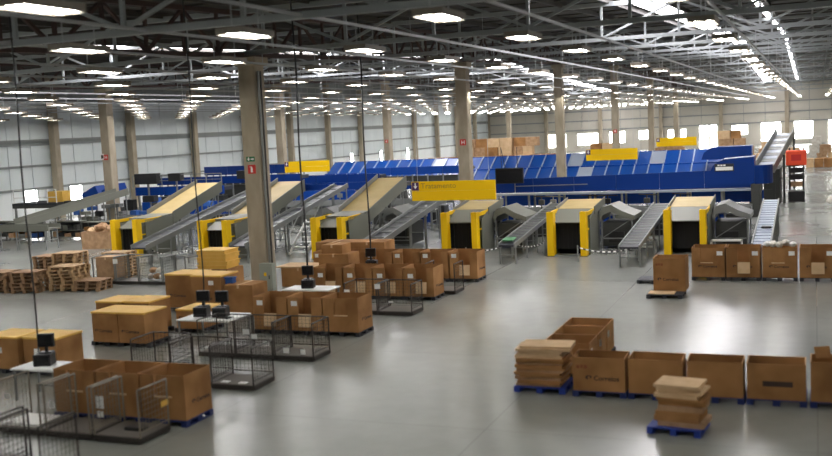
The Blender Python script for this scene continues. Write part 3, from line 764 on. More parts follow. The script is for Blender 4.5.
# ------------------------------------------------------------------ chutes and conveyors
def slab(mb, pts, t):
    """quad slab of thickness t below the quad"""
    mb.hexa([(p[0], p[1], p[2] - t) for p in pts] + list(pts)); return mb
def make_chute(W=1.75, H=1.98, long_=False):
    c = thing('parcel_chute', 'chute', 'chute')      # origin: floor, front left post; opening faces -Y
    for x in (0, W):                                  # yellow guard frames, deep in Y
        xa_, xb_ = (0, .30) if x == 0 else (W - .26, W)
        p = MB().box(xa_, xb_, 0, .05, 0, H).box(xa_, xa_ + .05, .05, .40, 0, H).box(xb_ - .05, xb_, .05, .40, 0, H).box(xa_, xb_, .40, .44, 0, H - .02).build('guard_frame', M['yel'], c)
        MB().box(xa_ - .03, xb_ + .03, -.02, .46, 0, .03).build('foot_plate', M['greyd'], p)
        xo = xb_ - .05 if x else xa_
        MB().bar((xo + .02, .44, H - .12), (xo + .02, 2.3, H - .10), .06, .16).build('top_rail', M['yel'], c)
        MB().bar((xo + .02, .44, 1.15), (xo + .02, 2.3, 1.15), .05, .07).build('guard_rail', M['yel'], c)
        MB().box(xo - .02, xo + .06, 2.26, 2.34, 0, H).build('rear_post', M['grey'], c)
    # grey cheeks, dark throat with hanging strips, lintel apron
    for x in (.14, W - .16): MB().box(x, x + .03, .15, 1.9, 0, 1.75).build('cheek', M['grey'], c)
    thr = MB().box(.17, W - .16, 1.5, 1.55, 0, 1.55).build('throat', M['dark'], c)
    for k in range(7):
        a = .18 + (W - .36) * k / 7; MB().box(a + .005, a + (W - .36) / 7 - .005, .75, .76, .25, 1.5).build('strip', M['dark'], thr)
    ap = MB(); slab(ap, [(.10, .35, 1.50), (W - .10, .35, 1.50), (W - .08, 1.95, 1.95), (.08, 1.95, 1.95)], .04); ap.build('apron', M['grey'], c)
    MB().box(.12, W - .12, .05, .6, 0, .06).build('sill', M['galv'], c)
    # side body panels
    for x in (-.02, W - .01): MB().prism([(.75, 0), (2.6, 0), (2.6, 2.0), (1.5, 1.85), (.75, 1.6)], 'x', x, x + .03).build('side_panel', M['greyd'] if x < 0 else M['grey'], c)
    gh = .35 if long_ else .15
    if long_:
        tp = MB(); slab(tp, [(.06, 1.5, 1.92), (W - .06, 1.5, 1.92), (W - .06, 3.3, 2.0), (.06, 3.3, 2.0)], .05); tp.build('top_plate', M['grey'], c)
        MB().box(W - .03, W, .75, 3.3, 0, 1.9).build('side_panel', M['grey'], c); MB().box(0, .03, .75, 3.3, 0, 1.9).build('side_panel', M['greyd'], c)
    ys = 3.3 if long_ else 1.95; zb = 2.0 if long_ else 1.96
    y1, z1 = (8.2, 3.35) if long_ else (4.3, 2.2)
    s = MB(); slab(s, [(.06, ys, zb), (W - .06, ys, zb), (W - .02, y1, z1), (.02, y1, z1)], .05); s.build('slide', M['slide'], c)
    for x in (-.04, W):
        lo_, hi_ = (.55 if long_ and x > 0 else .25), (.22 if x < 0 and long_ else .10)
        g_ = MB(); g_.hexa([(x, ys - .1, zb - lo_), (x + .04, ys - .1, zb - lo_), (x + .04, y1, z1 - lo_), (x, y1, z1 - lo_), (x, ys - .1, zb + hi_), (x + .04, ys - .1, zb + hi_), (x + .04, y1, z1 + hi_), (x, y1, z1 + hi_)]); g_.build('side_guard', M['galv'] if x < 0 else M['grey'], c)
    for y in (3.4,) + ((4.8, 6.2, 7.9,) if long_ else (4.2,)):
        zz = zb + (z1 - zb) * (y - ys) / (y1 - ys)
        mb = MB().bar((.1, y, 0), (.1, y, zz - .1), .07).bar((W - .1, y, 0), (W - .1, y, zz - .1), .07).bar((.1, y, .8), (W - .1, y, .8), .05).bar((.1, y, .1), (W - .1, y, zz - .2), .04); mb.build('stand', M['galv'], c)
    return c
chl = ['leftmost of the yellow-framed parcel chutes', 'yellow-framed parcel chute second from the left, left of the thick column', 'yellow-framed parcel chute right of the thick column', 'yellow-framed parcel chute below the nearest yellow sign',
       'yellow-framed parcel chute fifth from the left', 'rightmost yellow-framed parcel chute']
CX = [(-34.2, 42.3), (-28.1, 41.2), (-22.3, 42.0), (-16.25, 43.5), (-11.10, 43.1), (-6.05, 43.3)]
protoL = protoS = None
for i, (x, y) in enumerate(CX):
    lg = i < 3
    if lg and protoL is None: c = protoL = make_chute(W=1.65, long_=True)
    elif not lg and protoS is None: c = protoS = make_chute()
    else: c = copy_tree(protoL if lg else protoS)
    c.location = (x, y, 0); tag(c, chl[i], 'chute', 'yellow-framed parcel chutes')

def conveyor(name, label, p0, p1, wd, m='belt', group='inclined metal conveyors', rollers=True, legs=True, guard=.10, side='galv', step=.55, flat=1.6):
    """straight conveyor from p0 (low) to p1 (high); origin at p0"""
    p0, p1 = Vector(p0), Vector(p1); d = p1 - p0; L = d.length; hd = Vector((d.x, d.y, 0)).normalized(); nx = Vector((hd.y, -hd.x, 0))
    c = thing(name, label, 'conveyor', (p0.x, p0.y, 0), 0, group)
    o = Vector((0, 0, p0.z)); e = o + d
    a, b = o - nx * wd / 2, o + nx * wd / 2; a2, b2 = e - nx * wd / 2, e + nx * wd / 2
    MB().hexa([v - Vector((0, 0, .08)) for v in (a, b, b2, a2)] + [a, b, b2, a2]).build('belt', M[m], c)
    for s in (-1, 1):
        q = nx * (s * (wd / 2 + .03)); MB().bar(o + q + Vector((0, 0, guard / 2 - .06)), e + q + Vector((0, 0, guard / 2 - .06)), .05, .14 + guard).build('side_rail', M[side], c)
    if rollers:
        n = int(L / step)
        for k in range(1, n):
            q = o + d * (k / n) + Vector((0, 0, .01)); MB().tube(q - nx * wd / 2, q + nx * wd / 2, .035, 6).build('roller', M['silver' if m == 'silver' else 'galv'], c)
    if legs:
        n = max(2, int(L / 1.9))
        for k in range(n + 1):
            q = o + d * ((k + .12) / (n + .24)); mb = MB()
            for s in (-1, 1):
                u = q + nx * (s * (wd / 2 + .02)); mb.bar((u.x, u.y, 0), (u.x, u.y, u.z - .08), .06)
            u, v = q - nx * wd / 2, q + nx * wd / 2
            mb.bar((u.x, u.y, q.z * .45), (v.x, v.y, q.z * .45), .04); mb.build('leg_frame', M['galv'], c)
    return c
cv = [(-1.98, 40.5, 10.0, 1.75, .62, 'silver', 'pale roller conveyor at the right end beside the last chute'), (-6.95, 39.9, 9.6, 1.75, .75, 'belt', 'grey roller conveyor between the fifth and last chutes'),
      (-12.25, 40.6, 9.5, 1.8, .65, 'belt', 'grey roller conveyor with a green parcel between the fourth and fifth chutes'), (-18.35, 39.3, 11.0, 2.5, .85, 'belt', 'dark roller conveyor right of the third chute'),
      (-25.4, 40.4, 11.5, 2.9, .8, 'belt', 'grey conveyor just left of the thick column'), (-30.6, 39.8, 11.5, 2.8, .8, 'belt', 'grey conveyor between the first and second chutes')]
for (x, y, L, z1, wd, m, lab) in cv:
    conveyor('roller_conveyor', lab, (x, y, .85), (x, y + L, z1), wd, m, side='galv', guard=.06 if x > -15 else .12, step=.55 if x > -15 else .9)
o = tag(MB().box(-.25, .2, -.3, .3, 0, .06).build('parcel', mat('parcel_green', (.10, .28, .14), .6), None, (-12.25, 41.2, 1.0)), 'flat green parcel on the conveyor between chutes', 'parcel'); o.rotation_euler.x = R(5)
tag(MB().box(-.2, .2, -.2, .2, 0, .08).build('parcel', M['black'], None, (-1.9, 43.5, 1.17), .02), 'black parcel on the pale roller conveyor', 'parcel')
# take-away beds behind the chutes: rounded grey hoppers
for i, (x, y) in enumerate(((-13.55, 45.6), (-8.48, 45.6), (-3.45, 45.4), (-19.72, 46.5), (-23.75, 47.0))):
    c = thing('return_hopper', ['grey curved hopper beside the fifth chute', 'grey curved hopper left of the last chute', 'pale curved hopper right of the last chute', 'grey curved hopper right of the third chute', 'grey curved hopper behind the thick column'][i], 'hopper', (x, y, 0), 0, 'curved hoppers between chutes')
    prof = [(-1.1, 1.55), (-.8, 1.95), (-.3, 2.05), (.4, 1.75), (1.1, 1.55), (1.1, 1.35), (.3, 1.5), (-.3, 1.75), (-.8, 1.6), (-1.0, 1.3)]
    prof = [(a * .75, b) for a, b in prof]
    MB().prism(prof, 'y', 0, 2.2).build('trough', M['galv'] if i > 1 else M['grey'], c)
    for k, (a, b) in enumerate(((-.7, .1), (.7, .1), (-.7, 2.1), (.7, 2.1))): MB().bar((a, b, 0), (a, b, 1.45), .06).build('leg', M['galv'], c)
    MB().bar((-.7, .1, .5), (.7, .1, .5), .05).bar((-.7, .1, .5), (.7, .1, 1.4), .04).build('brace', M['galv'], c)
    MB().box(-.68, .62, .35, 2.0, .12, 1.22).build('drive_unit', M['greyd'], c); MB().box(-.4, .3, .25, .35, .3, .8).build('motor', M['black'], c)
# low white step benches
for i, (x, y) in enumerate(((-3.55, 44.2), (-7.2, 44.4))):
    b = thing('step_bench', ['white metal step bench right of the last chute', 'white metal step bench left of the last chute'][i], 'bench', (x, y, 0), 0, 'step benches')
    for z in (.25, .55): MB().box(-.65, .65, -.2, .2, z, z + .05).build('tread', M['table'], b)
    for xx in (-.62, .62): MB().box(xx - .03, xx + .03, -.2, .2, 0, .6).build('leg', M['table'], b)
# stair by the third chute
s = thing('service_stair', 'small white service stair left of the third chute', 'stair', (-23.6, 43.0, 0))
for k in range(7): MB().box(-.45, .45, k * .28, k * .28 + .24, .22 * (k + 1) - .04, .22 * (k + 1)).build('tread', M['table'], s)
for x in (-.47, .47):
    MB().bar((x, -.05, .1), (x, 1.95, 1.6), .05, .14).build('stringer', M['table'], s); MB().bar((x, 0, 1.0), (x, 1.9, 2.5), .04).bar((x, 0, 0), (x, 0, 1.0), .04).bar((x, 1.9, 1.5), (x, 1.9, 2.5), .04).build('handrail', M['galv'], s)
# black-and-white barrier chain in front of the chutes
def chain(x0, x1, y0, y1, label, post=None):
    c = thing('barrier_chain', label, 'chain', (x0, y0, 0), 0, 'barrier chains before the chutes')
    n = 22; mw, mk = MB(), MB()
    for k in range(n):
        def pt(t): return (t * (x1 - x0), t * (y1 - y0), .62 - .22 * 4 * t * (1 - t))
        (mw if k % 2 else mk).tube(pt(k / n), pt((k + 1) / n), .03, 5)
    tag(mw.build('white_links', M['white'], c), kind='stuff'); tag(mk.build('dark_links', M['black'], c), kind='stuff')
    for t in (0, 1): MB().tube((t * (x1 - x0), t * (y1 - y0), 0), (t * (x1 - x0), t * (y1 - y0), .7), .03, 8).build('post', M['galv'], c)
chain(-14.2, -12.9, 41.0, 43.9, 'striped chain running back to the fourth chute'); chain(-12.9, -11.3, 43.6, 43.4, 'striped chain before the conveyor with a green parcel')
chain(-9.4, -6.9, 41.6, 41.9, 'striped chain between the fifth and last chutes'); chain(-30.4, -28.3, 40.6, 40.6, 'striped chain between the first and second chutes')

# ------------------------------------------------------------------ the blue sorter
# front line: tall blue guard wall on legs
fs = thing('sorter_line', 'long deep-blue sorter wall on legs behind the chutes', 'sorter', (0, 59.5, 0))
xa, xb = -18.6, -3.4
def zs(x): return .016 * (x + 12)
n = 6
for k in range(n):
    a = xa + (xb - xa) * k / n; b = xa + (xb - xa) * (k + 1) / n - .02
    MB().hexa([(a, 0, 1.70), (b, 0, 1.70), (b, .12, 1.70), (a, .12, 1.70), (a, 0, 2.62 + zs(a)), (b, 0, 2.62 + zs(b)), (b, .12, 2.62 + zs(b)), (a, .12, 2.62 + zs(a))]).build('guard_panel', M['blued'], fs)
MB().hexa([(xa, -.22, 1.54), (xb, -.22, 1.54), (xb, .3, 1.54), (xa, .3, 1.54), (xa, -.22, 1.66), (xb, -.22, 1.66), (xb, .3, 1.66), (xa, .3, 1.66)]).build('cable_tray', M['silver'], fs)
MB().box(xa, xb, .12, 1.6, 2.0, 2.3).build('carrier_track', M['greyd'], fs)
MB().box(xa, xb + .6, 1.7, 1.8, .75, 1.4).build('lower_panel', M['blue'], fs)
k = 0; x = xa + .3
while x < xb:
    MB().bar((x, .1, 0), (x, .1, 1.6), .11).bar((x, 1.5, 0), (x, 1.5, 2.0), .11).bar((x, .1, .5), (x, 1.5, .5), .06).build('leg_frame', M['galv'], fs); x += 1.9
MB().bar((-17.2, -.1, 2.1), (-12.7, -.1, 2.13), .05).bar((-17.2, -.1, 1.7), (-17.2, -.1, 2.5), .05).build('hand_rail', M['galv'], fs)
# blue hood with a white plate at the right end
hood = MB().prism([(-5.6, 2.66), (-5.45, 3.0), (-4.9, 3.35), (-3.2, 3.45), (-3.2, 1.95), (-3.6, 1.85), (-5.6, 1.85)], 'y', -.06, 1.7).build('hood', M['blued'], fs)
MB().box(-5.3, -4.36, -.078, -.06, 2.72, 2.92).build('name_plate', M['white'], hood)
pl_ = MB().box(-5.36, -4.30, -.07, -.06, 2.66, 3.10).build('plate_border', M['pdark'], hood)
for k in range(3): MB().box(-5.2 + .16 * k, -5.08 + .16 * k, -.076, -.07, 2.97, 3.05).build('plate_mark', M['white'], hood)
for k in range(6):                                    # rounded end of the wall
    a0, a1 = R(90 - 15 * k), R(90 - 15 * (k + 1))
    q0, q1 = (-3.2 + .95 * math.cos(a0), .95 - .95 * math.sin(a0)), (-3.2 + .95 * math.cos(a1), .95 - .95 * math.sin(a1))
    MB().hexa([(q0[0], q0[1], 1.9), (q1[0], q1[1], 1.9), (q1[0] - .08, q1[1] + .08, 1.9), (q0[0], q0[1] + .08, 1.9), (q0[0], q0[1], 2.95), (q1[0], q1[1], 2.95), (q1[0] - .08, q1[1] + .08, 2.95), (q0[0], q0[1] + .08, 2.95)]).build('end_panel', M['blued'], fs)
MB().box(-3.4, -2.9, -.1, 1.8, .1, 1.9).build('end_cabinet', M['greyd'], fs)
MB().box(-3.2, -2.9, .2, 1.6, 1.9, 2.5).build('end_core', M['greyd'], fs)
tv = thing('hanging_screen', 'black display screen hanging before the blue sorter wall', 'screen', (-17.2, 58.3, 2.35))
MB().box(-.88, .88, -.06, .06, 0, .95).build('housing', M['black'], tv, bevel=.02); MB().box(-.83, .83, -.065, -.06, .05, .9).build('panel', M['screen'], tv)
MB().bar((-.5, .05, .9), (-.5, .05, 2.2), .03).bar((.5, .05, .9), (.5, .05, 2.2), .03).bar((-.5, .05, 2.2), (-.5, 1.2, .3), .03).build('bracket', M['black'], tv)
# rear line: two tiers of blue slides with silver dividers
rs = thing('slide_sorter', 'two-tier bank of glossy blue slides with silver dividers', 'sorter', (0, 83.0, 0))
P = 1.16; X0 = -43.0; NS = 32
low = slab(MB(), [(.03, 0, 1.15), (P - .05, 0, 1.15), (P - .05, 1.5, 1.95), (.03, 1.5, 1.95)], .05).mesh('slide', M['blues'])
upp = slab(MB(), [(.03, 1.9, 2.02), (P - .05, 1.9, 2.02), (P - .05, 3.7, 3.0), (.03, 3.7, 3.0)], .05).mesh('slide', M['blues'])
lds = MB().hexa([(P - .05, 0, 1.1), (P + .03, 0, 1.1), (P + .03, 1.5, 1.9), (P - .05, 1.5, 1.9), (P - .05, 0, 1.27), (P + .03, 0, 1.27), (P + .03, 1.5, 2.05), (P - .05, 1.5, 2.05)]).mesh('divider', M['silver'])
uds = MB().hexa([(P - .05, 1.9, 1.97), (P + .03, 1.9, 1.97), (P + .03, 3.7, 2.95), (P - .05, 3.7, 2.95), (P - .05, 1.9, 2.15), (P + .03, 1.9, 2.15), (P + .03, 3.7, 3.1), (P - .05, 3.7, 3.1)]).mesh('divider', M['silver'])
slight = slab(MB(), [(.03, 1.9, 2.03), (P - .05, 1.9, 2.03), (P - .05, 3.7, 3.01), (.03, 3.7, 3.01)], .05).mesh('slide', M['silver'])
slighl = slab(MB(), [(.03, 0, 1.16), (P - .05, 0, 1.16), (P - .05, 1.5, 1.96), (.03, 1.5, 1.96)], .05).mesh('slide', M['silver'])
for k in range(NS):
    for me, nm in ((slighl if k in (21,) else low, 'slide'), (slight if k in (9, 20, 26) else upp, 'slide'), (lds, 'divider'), (uds, 'divider')):
        if me in (low, slighl) and k > NS - 2: continue
        o = link(nm, me, rs); o.location.x = X0 + P * k
MB().box(X0, X0 + P * NS, 1.5, 1.9, 1.75, 2.05).build('middle_beam', M['blue'], rs)
MB().box(X0, X0 + P * NS, -.1, 0, .55, 1.15).build('front_beam', M['blued'], rs)
MB().box(X0, X0 + P * NS, 3.7, 3.9, 2.4, 3.05).build('rear_beam', M['blue'], rs)
for k in range(0, NS + 1, 2):
    x = X0 + P * k; MB().bar((x, .1, 0), (x, .1, 1.1), .1).bar((x, 3.6, 0), (x, 3.6, 2.4), .1).bar((x, .1, .5), (x, 3.6, .5), .06).build('leg_frame', M['galv'], rs)
MB().prism([(-8.4, 2.35), (-8.2, 2.9), (-7.6, 3.3), (-4.6, 3.35), (-4.6, 2.3)], 'y', -.9, 1.2).build('hood', M['blued'], rs)
# cross conveyors behind the chutes: dark skirts, drives and cable ladders
rnd = random.Random(21)
for (xa_, xb_, y, z, lab) in ((-18.0, -2.9, 50.6, 1.35, 'dark cross conveyor behind the right-hand chutes'), (-34.0, -21.0, 57.5, 1.45, 'dark cross conveyor behind the left-hand chutes')):
    xc = thing('cross_conveyor', lab, 'conveyor', (0, y, 0), 0, 'dark cross conveyors')
    MB().box(xa_, xb_, 0, 1.0, z - .12, z).build('belt', M['belt'], xc)
    for yy in (-.06, 1.0): MB().box(xa_, xb_, yy, yy + .06, z - .2, z + .12).build('side_rail', M['galv'], xc)
    x = xa_
    while x < xb_ - .5:
        wd = rnd.uniform(.6, 1.2)
        MB().box(x + .05, min(x + wd, xb_), .1, .9, rnd.uniform(.03, .12), z - rnd.uniform(.2, .35)).build('drive_cover', M[rnd.choice(['greyd', 'black', 'greyd', 'blued', 'grey'])], xc)
        MB().bar((x, 0, 0), (x, 0, z - .2), .07).bar((x, 1, 0), (x, 1, z - .2), .07).bar((x, 0, z * .5), (x, 1, z * .5), .05).build('leg_frame', M['galv'], xc)
        if rnd.random() < .6:
            q = x + rnd.uniform(.2, .8); MB().bar((q, .5, z), (q, .5, z + .75), .05).bar((q - .4, .5, z + .75), (q + .5, .5, z + .7), .05).box(q - .15, q + .15, .4, .6, z + .3, z + .55).build('scanner_arm', M[rnd.choice(['galv', 'greyd', 'black'])], xc)
        x += wd
# left part: blue machine lines, black cabinets, grey conveyors
ls = thing('feed_line', 'blue feed line with black cabinets left of the thick column', 'sorter', (0, 66.0, 0))
for (a, b, z0, z1, m, y) in ((-46.0, -38.5, 2.05, 2.65, 'blue', -6.0), (-44.6, -35.5, .75, 1.65, 'blue', -7.2), (-47.0, -34.5, 2.55, 3.1, 'blued', -2.0), (-39.3, -33.0, .7, 1.35, 'blue', -1.5), (-50.0, -40.5, 2.7, 3.45, 'blued', 9.0), (-38.0, -29.0, 1.3, 2.0, 'blue', -4.6), (-34.0, -25.0, 2.3, 2.9, 'blue', 8.0), (-44.0, -33.0, 1.75, 2.2, 'blued', -.5), (-38.5, -30.5, 2.1, 2.7, 'blued', 3.0), (-36.5, -28.0, 1.55, 2.15, 'blued', 2.0), (-46.5, -41.5, .35, .9, 'blued', -3.0)):
    n = max(2, int((b - a) / 2.2)); st_ = (b - a) / n
    for k in range(n): MB().box(a + k * st_, a + (k + 1) * st_ - .04, y, y + .15, z0, z1).build('side_panel', M[m], ls)
    MB().box(a, b, y + .15, y + 1.2, z1 - .35, z1 - .1).build('belt', M['belt'], ls)
    MB().box(a + .3, b - .3, y + .35, y + 1.0, max(.1, z0 - .9), z0 - .15).build('drive_cover', M['greyd'], ls)
    x = a + .2
    while x < b:
        MB().bar((x, y + .1, 0), (x, y + .1, z0), .09).bar((x, y + 1.1, 0), (x, y + 1.1, z0), .09).bar((x, y + .1, z0 * .6), (x, y + 1.1, z0 * .3), .05).build('leg_frame', M['galv'], ls); x += 1.3
for (x, y, wd, z0, z1) in ((-44.6, -6.6, 1.9, 2.9, 3.65), (-42.3, -6.4, 1.0, 3.05, 3.6), (-38.4, -3.0, 1.7, 2.9, 3.5), (-47.5, -5.0, .8, .9, 1.7), (-40.0, -5.5, .8, 1.2, 1.9)):
    MB().box(x - wd / 2, x + wd / 2, y, y + .5, z0, z1).build('cabinet', M['black'], ls); MB().bar((x, y + .3, 0), (x, y + .3, z0), .1).build('cabinet_post', M['galv'], ls)
gr = MB()
for x in [-46 + 1.25 * k for k in range(7)]:
    gr.bar((x, -6.2, 2.65), (x, -6.2, 3.5), .05)
gr.bar((-46, -6.2, 3.5), (-38.5, -6.2, 3.5), .05).bar((-46, -6.2, 3.1), (-38.5, -6.2, 3.1), .04); gr.build('guard_rail', M['galv'], ls)
rnd = random.Random(11)
for k in range(34):
    x = rnd.uniform(-49, -33); y = rnd.uniform(-11, -8.6); z = rnd.uniform(.5, 1.9); wd = rnd.uniform(.3, .9)
    MB().box(x - wd / 2, x + wd / 2, y, y + .5, z, z + rnd.uniform(.2, .45)).build('drive_unit', M[rnd.choice(['greyd', 'grey', 'black', 'galv', 'tote'])], ls)
    MB().bar((x, y + .25, 0), (x, y + .25, z), .08).build('support', M['galv'], ls)
conveyor('feed_conveyor', 'long grey inclined conveyor rising to the left column', (-45.2, 47.6, 1.3), (-43.4, 55.2, 2.6), 1.2, 'grey', 'grey conveyors at the left', False, True, .3, 'grey')
conveyor('feed_conveyor', 'flat grey conveyor under the long inclined one', (-45.6, 45.6, 1.22), (-41.0, 45.8, 1.25), 1.0, 'grey', 'grey conveyors at the left', False, True, .2, 'grey')
conveyor('feed_conveyor', 'level roller conveyor behind the leftmost chute', (-42.0, 53.2, 1.1), (-36.0, 53.3, 1.1), .9, 'belt', 'grey conveyors at the left', True, True, .1, 'galv')
conveyor('feed_conveyor', 'level roller conveyor behind the middle chutes', (-29.0, 54.0, 1.2), (-20.5, 54.5, 1.2), .9, 'belt', 'grey conveyors at the left', True, True, .1, 'galv')
for i, (x, y, z, rr) in enumerate(((-48.1, 58.2, 2.15, 25), (-46.4, 58.3, 2.3, 20))):
    b = thing('blue_bin', '%s tilted blue bin behind the inclined grey conveyor' % ords[i], 'bin', (x, y, z), 0, 'tilted blue bins')
    o = MB().box(-.7, .7, -.5, .5, 0, .6).build('body', M['blue'], b); o.rotation_euler.y = R(-rr); MB().bar((0, 0, -z), (0, 0, .1), .12).build('stand', M['galv'], b)
closed((-50.0, 56.6, 2.0), (1.3, .8, .75), 'orange-brown carton on a stand beside the blue bins', 'cartons at the left machines', 'ylid')
o = thing('platform', 'grey platform with guard rails at the left edge', 'platform', (-50.5, 56.5, 0))
MB().box(-2.6, 1.4, -1.2, 1.5, 1.65, 1.88).build('deck', M['greyd'], o)
mb = MB()
for x in (-2.5, -1.5, -.5, .5, 1.3): mb.bar((x, -1.1, 1.88), (x, -1.1, 2.95), .05)
for z in (2.4, 2.95): mb.bar((-2.5, -1.1, z), (1.3, -1.1, z), .05)
mb.build('guard_rail', M['white'], o)
for x in (-2.5, 1.3): MB().bar((x, -1.0, 0), (x, -1.0, 1.65), .12).build('leg', M['galv'], o)
MB().box(-2.6, 1.4, -1.2, 1.5, 1.88, 2.0).build('kerb', M['pdark'], o)
rnd = random.Random(33)
for i, (x, y, wd) in enumerate(((-47.6, 50.2, 2.6), (-44.4, 50.6, 2.4), (-41.3, 50.0, 2.6), (-38.3, 50.4, 2.2), (-50.6, 51.0, 2.4))):
    rk = thing('supply_rack', ['dark supply rack under the low end of the inclined grey conveyor', 'dark supply rack under the middle of the inclined grey conveyor', 'dark supply rack left of the parcel crate', 'dark supply rack behind the parcel crate', 'dark supply rack below the railed platform'][i], 'rack', (x, y, 0), 0, 'dark supply racks at the left')
    for xx in (-wd / 2, wd / 2):
        for yy in (0, .7): MB().bar((xx, yy, 0), (xx, yy, 1.15), .06).build('upright', M['greyd'], rk)
    for z in (.12, .55, 1.1): MB().box(-wd / 2, wd / 2, 0, .7, z, z + .04).build('shelf', M['grey'], rk)
    MB().box(-wd / 2, wd / 2, .66, .7, .15, 1.1).build('back_sheet', M['black'], rk)
    for z in (.16, .59):
        q = -wd / 2 + .08
        while q < wd / 2 - .4:
            ww = rnd.uniform(.25, .5); bn = tag(MB().box(-ww / 2, ww / 2, -.25, .25, 0, rnd.uniform(.2, .34)).build('storage_bin', M[rnd.choice(['greyd', 'black', 'rust', 'tote', 'card3', 'grey'])], None, (x + q + ww / 2, y + .33, z)), 'small bin on a dark supply rack at the left', 'bin', 'bins on the dark supply racks'); q += ww + .05
# ramp conveyor at the right end, dark post and orange stacker
rc = thing('ramp_conveyor', 'steep pale slatted conveyor rising at the right end of the blue sorter', 'conveyor', (-3.3, 64.0, 0))
p0, p1 = Vector((0, 0, 1.75)), Vector((1.35, 12.0, 4.35)); nn = 16
d = (p1 - p0) / nn
for k in range(nn):
    a, b = p0 + d * k, p0 + d * (k + .82)
    slab(MB(), [(a.x - .52, a.y, a.z), (a.x + .52, a.y, a.z), (b.x + .52, b.y, b.z), (b.x - .52, b.y, b.z)], .06).build('slat', M['silver'] if k % 2 else M['galv'], rc)
for s in (-.6, .6):
    MB().bar(p0 + Vector((s, 0, .1)), p1 + Vector((s, 0, .1)), .08, .55).build('side_guard', M['galv'], rc)
for t in (.15, .5, .9):
    q = p0 + (p1 - p0) * t; MB().bar((q.x - .7, q.y, 0), (q.x - .7, q.y, q.z), .14).bar((q.x + .7, q.y, 0), (q.x + .7, q.y, q.z), .14).bar((q.x - .7, q.y, q.z * .5), (q.x + .7, q.y, q.z * .5), .08).build('leg_frame', M['greyd'], rc)
MB().box(.15, 1.15, 4.5, 9.5, 0, 2.2).build('support_skirt', M['greyd'], rc)
stk = thing('order_picker', 'dark lift truck with a raised orange cab in the right aisle', 'lift truck', (-1.15, 69.4, 0))
MB().box(-.5, .5, -.9, .9, .08, .75).build('chassis', M['black'], stk, bevel=.05)
for x in (-.42, .42): MB().bar((x, .35, .4), (x, .35, 3.5), .12, .16).build('mast_rail', M['greyd'], stk)
for z in (1.0, 1.7, 2.3): MB().box(-.42, .42, .3, .4, z, z + .1).build('mast_cross', M['greyd'], stk)
for z in (1.0, 1.45, 1.9): MB().box(-.36, .36, -.1, .25, z, z + .3).build('chain_guard', M['rust'] if z < 1.4 else M['black'], stk)
cb = MB().box(-.62, .62, -.75, .3, 2.4, 3.35).build('cab', M['orange'], stk, bevel=.06); MB().box(-.3, .3, -.76, -.75, 2.7, 3.1).build('window', M['red'], cb)
for x in (-.4, .4):
    for y in (-.6, .6): MB().tube((x - .08, y, .14), (x + .08, y, .14), .14, 12).build('wheel', M['black'], stk)
0 and tag(MB().box(-.12, .12, -.12, .12, 0, 4.4).build('steel_post', M['greyd'], None, (-2.45, 66.0, 0)), 'dark steel post beside the lift truck', 'post')

# ------------------------------------------------------------------ hanging yellow signs
SGT = text_mesh('Tratamento', .36, M['signtxt'], .003)
def hsign(x, y, z, label, wd=4.05, ht=.90):
    s = thing('hanging_sign', label, 'sign', (x, y, z), 0, 'hanging yellow signs')
    for k in range(2): MB().box(-wd / 2, wd / 2, -.04, .04, -ht / 2 + k * ht / 2 + .004, -ht / 2 + (k + 1) * ht / 2 - .004).build('board', M['sign'], s)
    ic = MB().box(-wd / 2 + .02, -wd / 2 + .36, -.05, -.04, .04, .42).build('icon', M['purple'], s)
    MB().prism([(-.03, .14), (.03, .14), (.03, 0), (.10, 0), (0, -.13), (-.10, 0), (-.03, 0)], 'y', -.056, -.05).build('arrow', M['white'], ic, (-wd / 2 + .19, 0, .24))
    if x < -15.2 and y < 50: t = link('lettering', SGT, s); t.rotation_euler = (R(90), 0, 0); t.location = (-wd / 2 + .46, -.044, .12)
    for xx in (-wd / 2 + .3, wd / 2 - .3): MB().tube((xx, 0, ht / 2), (xx, 0, roof_z(y) - z), .010, 5).build('hanger', M['rail'], s)
hsign(-15.38, 43.0, 3.06, 'nearest hanging yellow sign with lettering, before the blue wall')
hsign(-38.2, 72.0, 3.3, 'far hanging yellow sign right of the thick column'); hsign(-14.9, 79.0, 3.15, 'hanging yellow sign above the blue slides'); hsign(-13.3, 106.0, 3.25, 'farthest small hanging yellow sign')

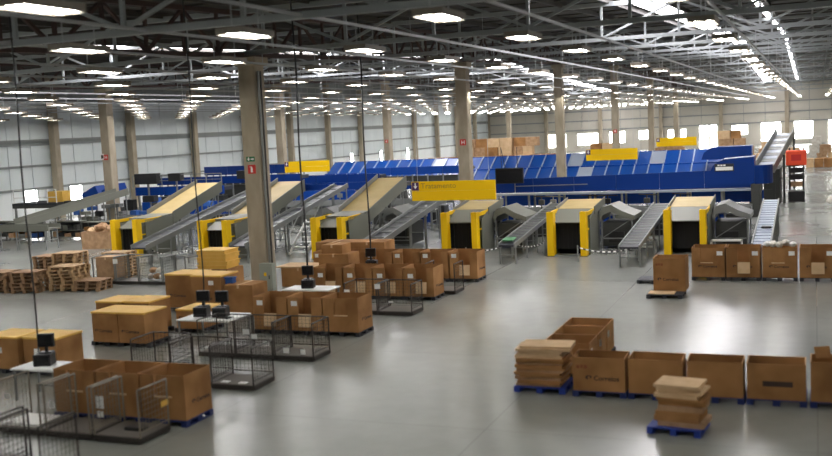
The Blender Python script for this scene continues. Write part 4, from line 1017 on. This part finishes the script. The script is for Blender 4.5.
# ------------------------------------------------------------------ far goods: cartons piled on the floor beyond the sorter
rnd = random.Random(5)
def pile(x0, x1, y, rows_, w_, h_, base, tag_, m=('card', 'card2', 'rust')):
    lv = {}; cx_ = [x0 + (x1 - x0) * rnd.uniform(.25, .75) for _ in range(2)]
    for r_ in range(1, rows_): lv[r_] = [(x0 + .2, x1 - .2)] if r_ < 2 else [(c_ - (x1 - x0) * .3, c_ + (x1 - x0) * .22) for c_ in cx_]
    for r_ in range(rows_):
        x = x0 + r_ * rnd.uniform(0, .5)
        while x < x1 - r_ * .5:
            if r_ and (r_ not in lv or not any(a_ <= x and x + w_ * 1.25 <= b_ for a_, b_ in lv[r_])): x += .4; continue
            ww = w_ * rnd.uniform(.75, 1.25); hh = h_ - .002
            closed((x + ww / 2, y + rnd.uniform(-.3, .3), base + r_ * h_), (ww * .94, 1.2, hh), tag_, tag_, rnd.choice(m), R(rnd.uniform(-1, 1)), tape=False)
            x += ww
pile(-45.5, -27.5, 118.0, 4, 1.6, 1.05, 0, 'brown carton in the pile beyond the blue slides')
pile(-26.5, -19.0, 122.0, 3, 1.5, 1.0, 0, 'brown carton in the pile behind the far column')
pile(-11.3, -5.6, 126.0, 4, 1.4, .95, 0, 'brown carton in the heap left of the bright doorway')
pile(-20.5, -15.0, 135.0, 3, 1.5, .9, 0, 'brown carton in the low heap before the end wall')
pile(-.9, 2.6, 110.0, 1, 1.0, .9, 0, 'brown carton in the low row at the end of the right aisle')
pile(-1.2, 2.6, 122.0, 4, 1.3, .95, 0, 'brown carton in the tall stack by the end-wall window', ('card2', 'rust', 'bag'))
pile(-7.0, -2.8, 140.0, 2, 1.5, 1.0, 0, 'brown carton in the heap behind the ramp conveyor')
for i, (x, y) in enumerate(((1.45, 84.0), (1.0, 66.5))):
    mb = MB(); blob(mb, (0, 0, .28), (.4, .35, .3), 90 + i); tag(mb.build('parcel_bag', M['white'] if i == 0 else M['bag'], None, (x, y, 0)), ['white parcel bag on the floor at the right edge', 'beige parcel bag on the floor at the right edge'][i], 'parcel')
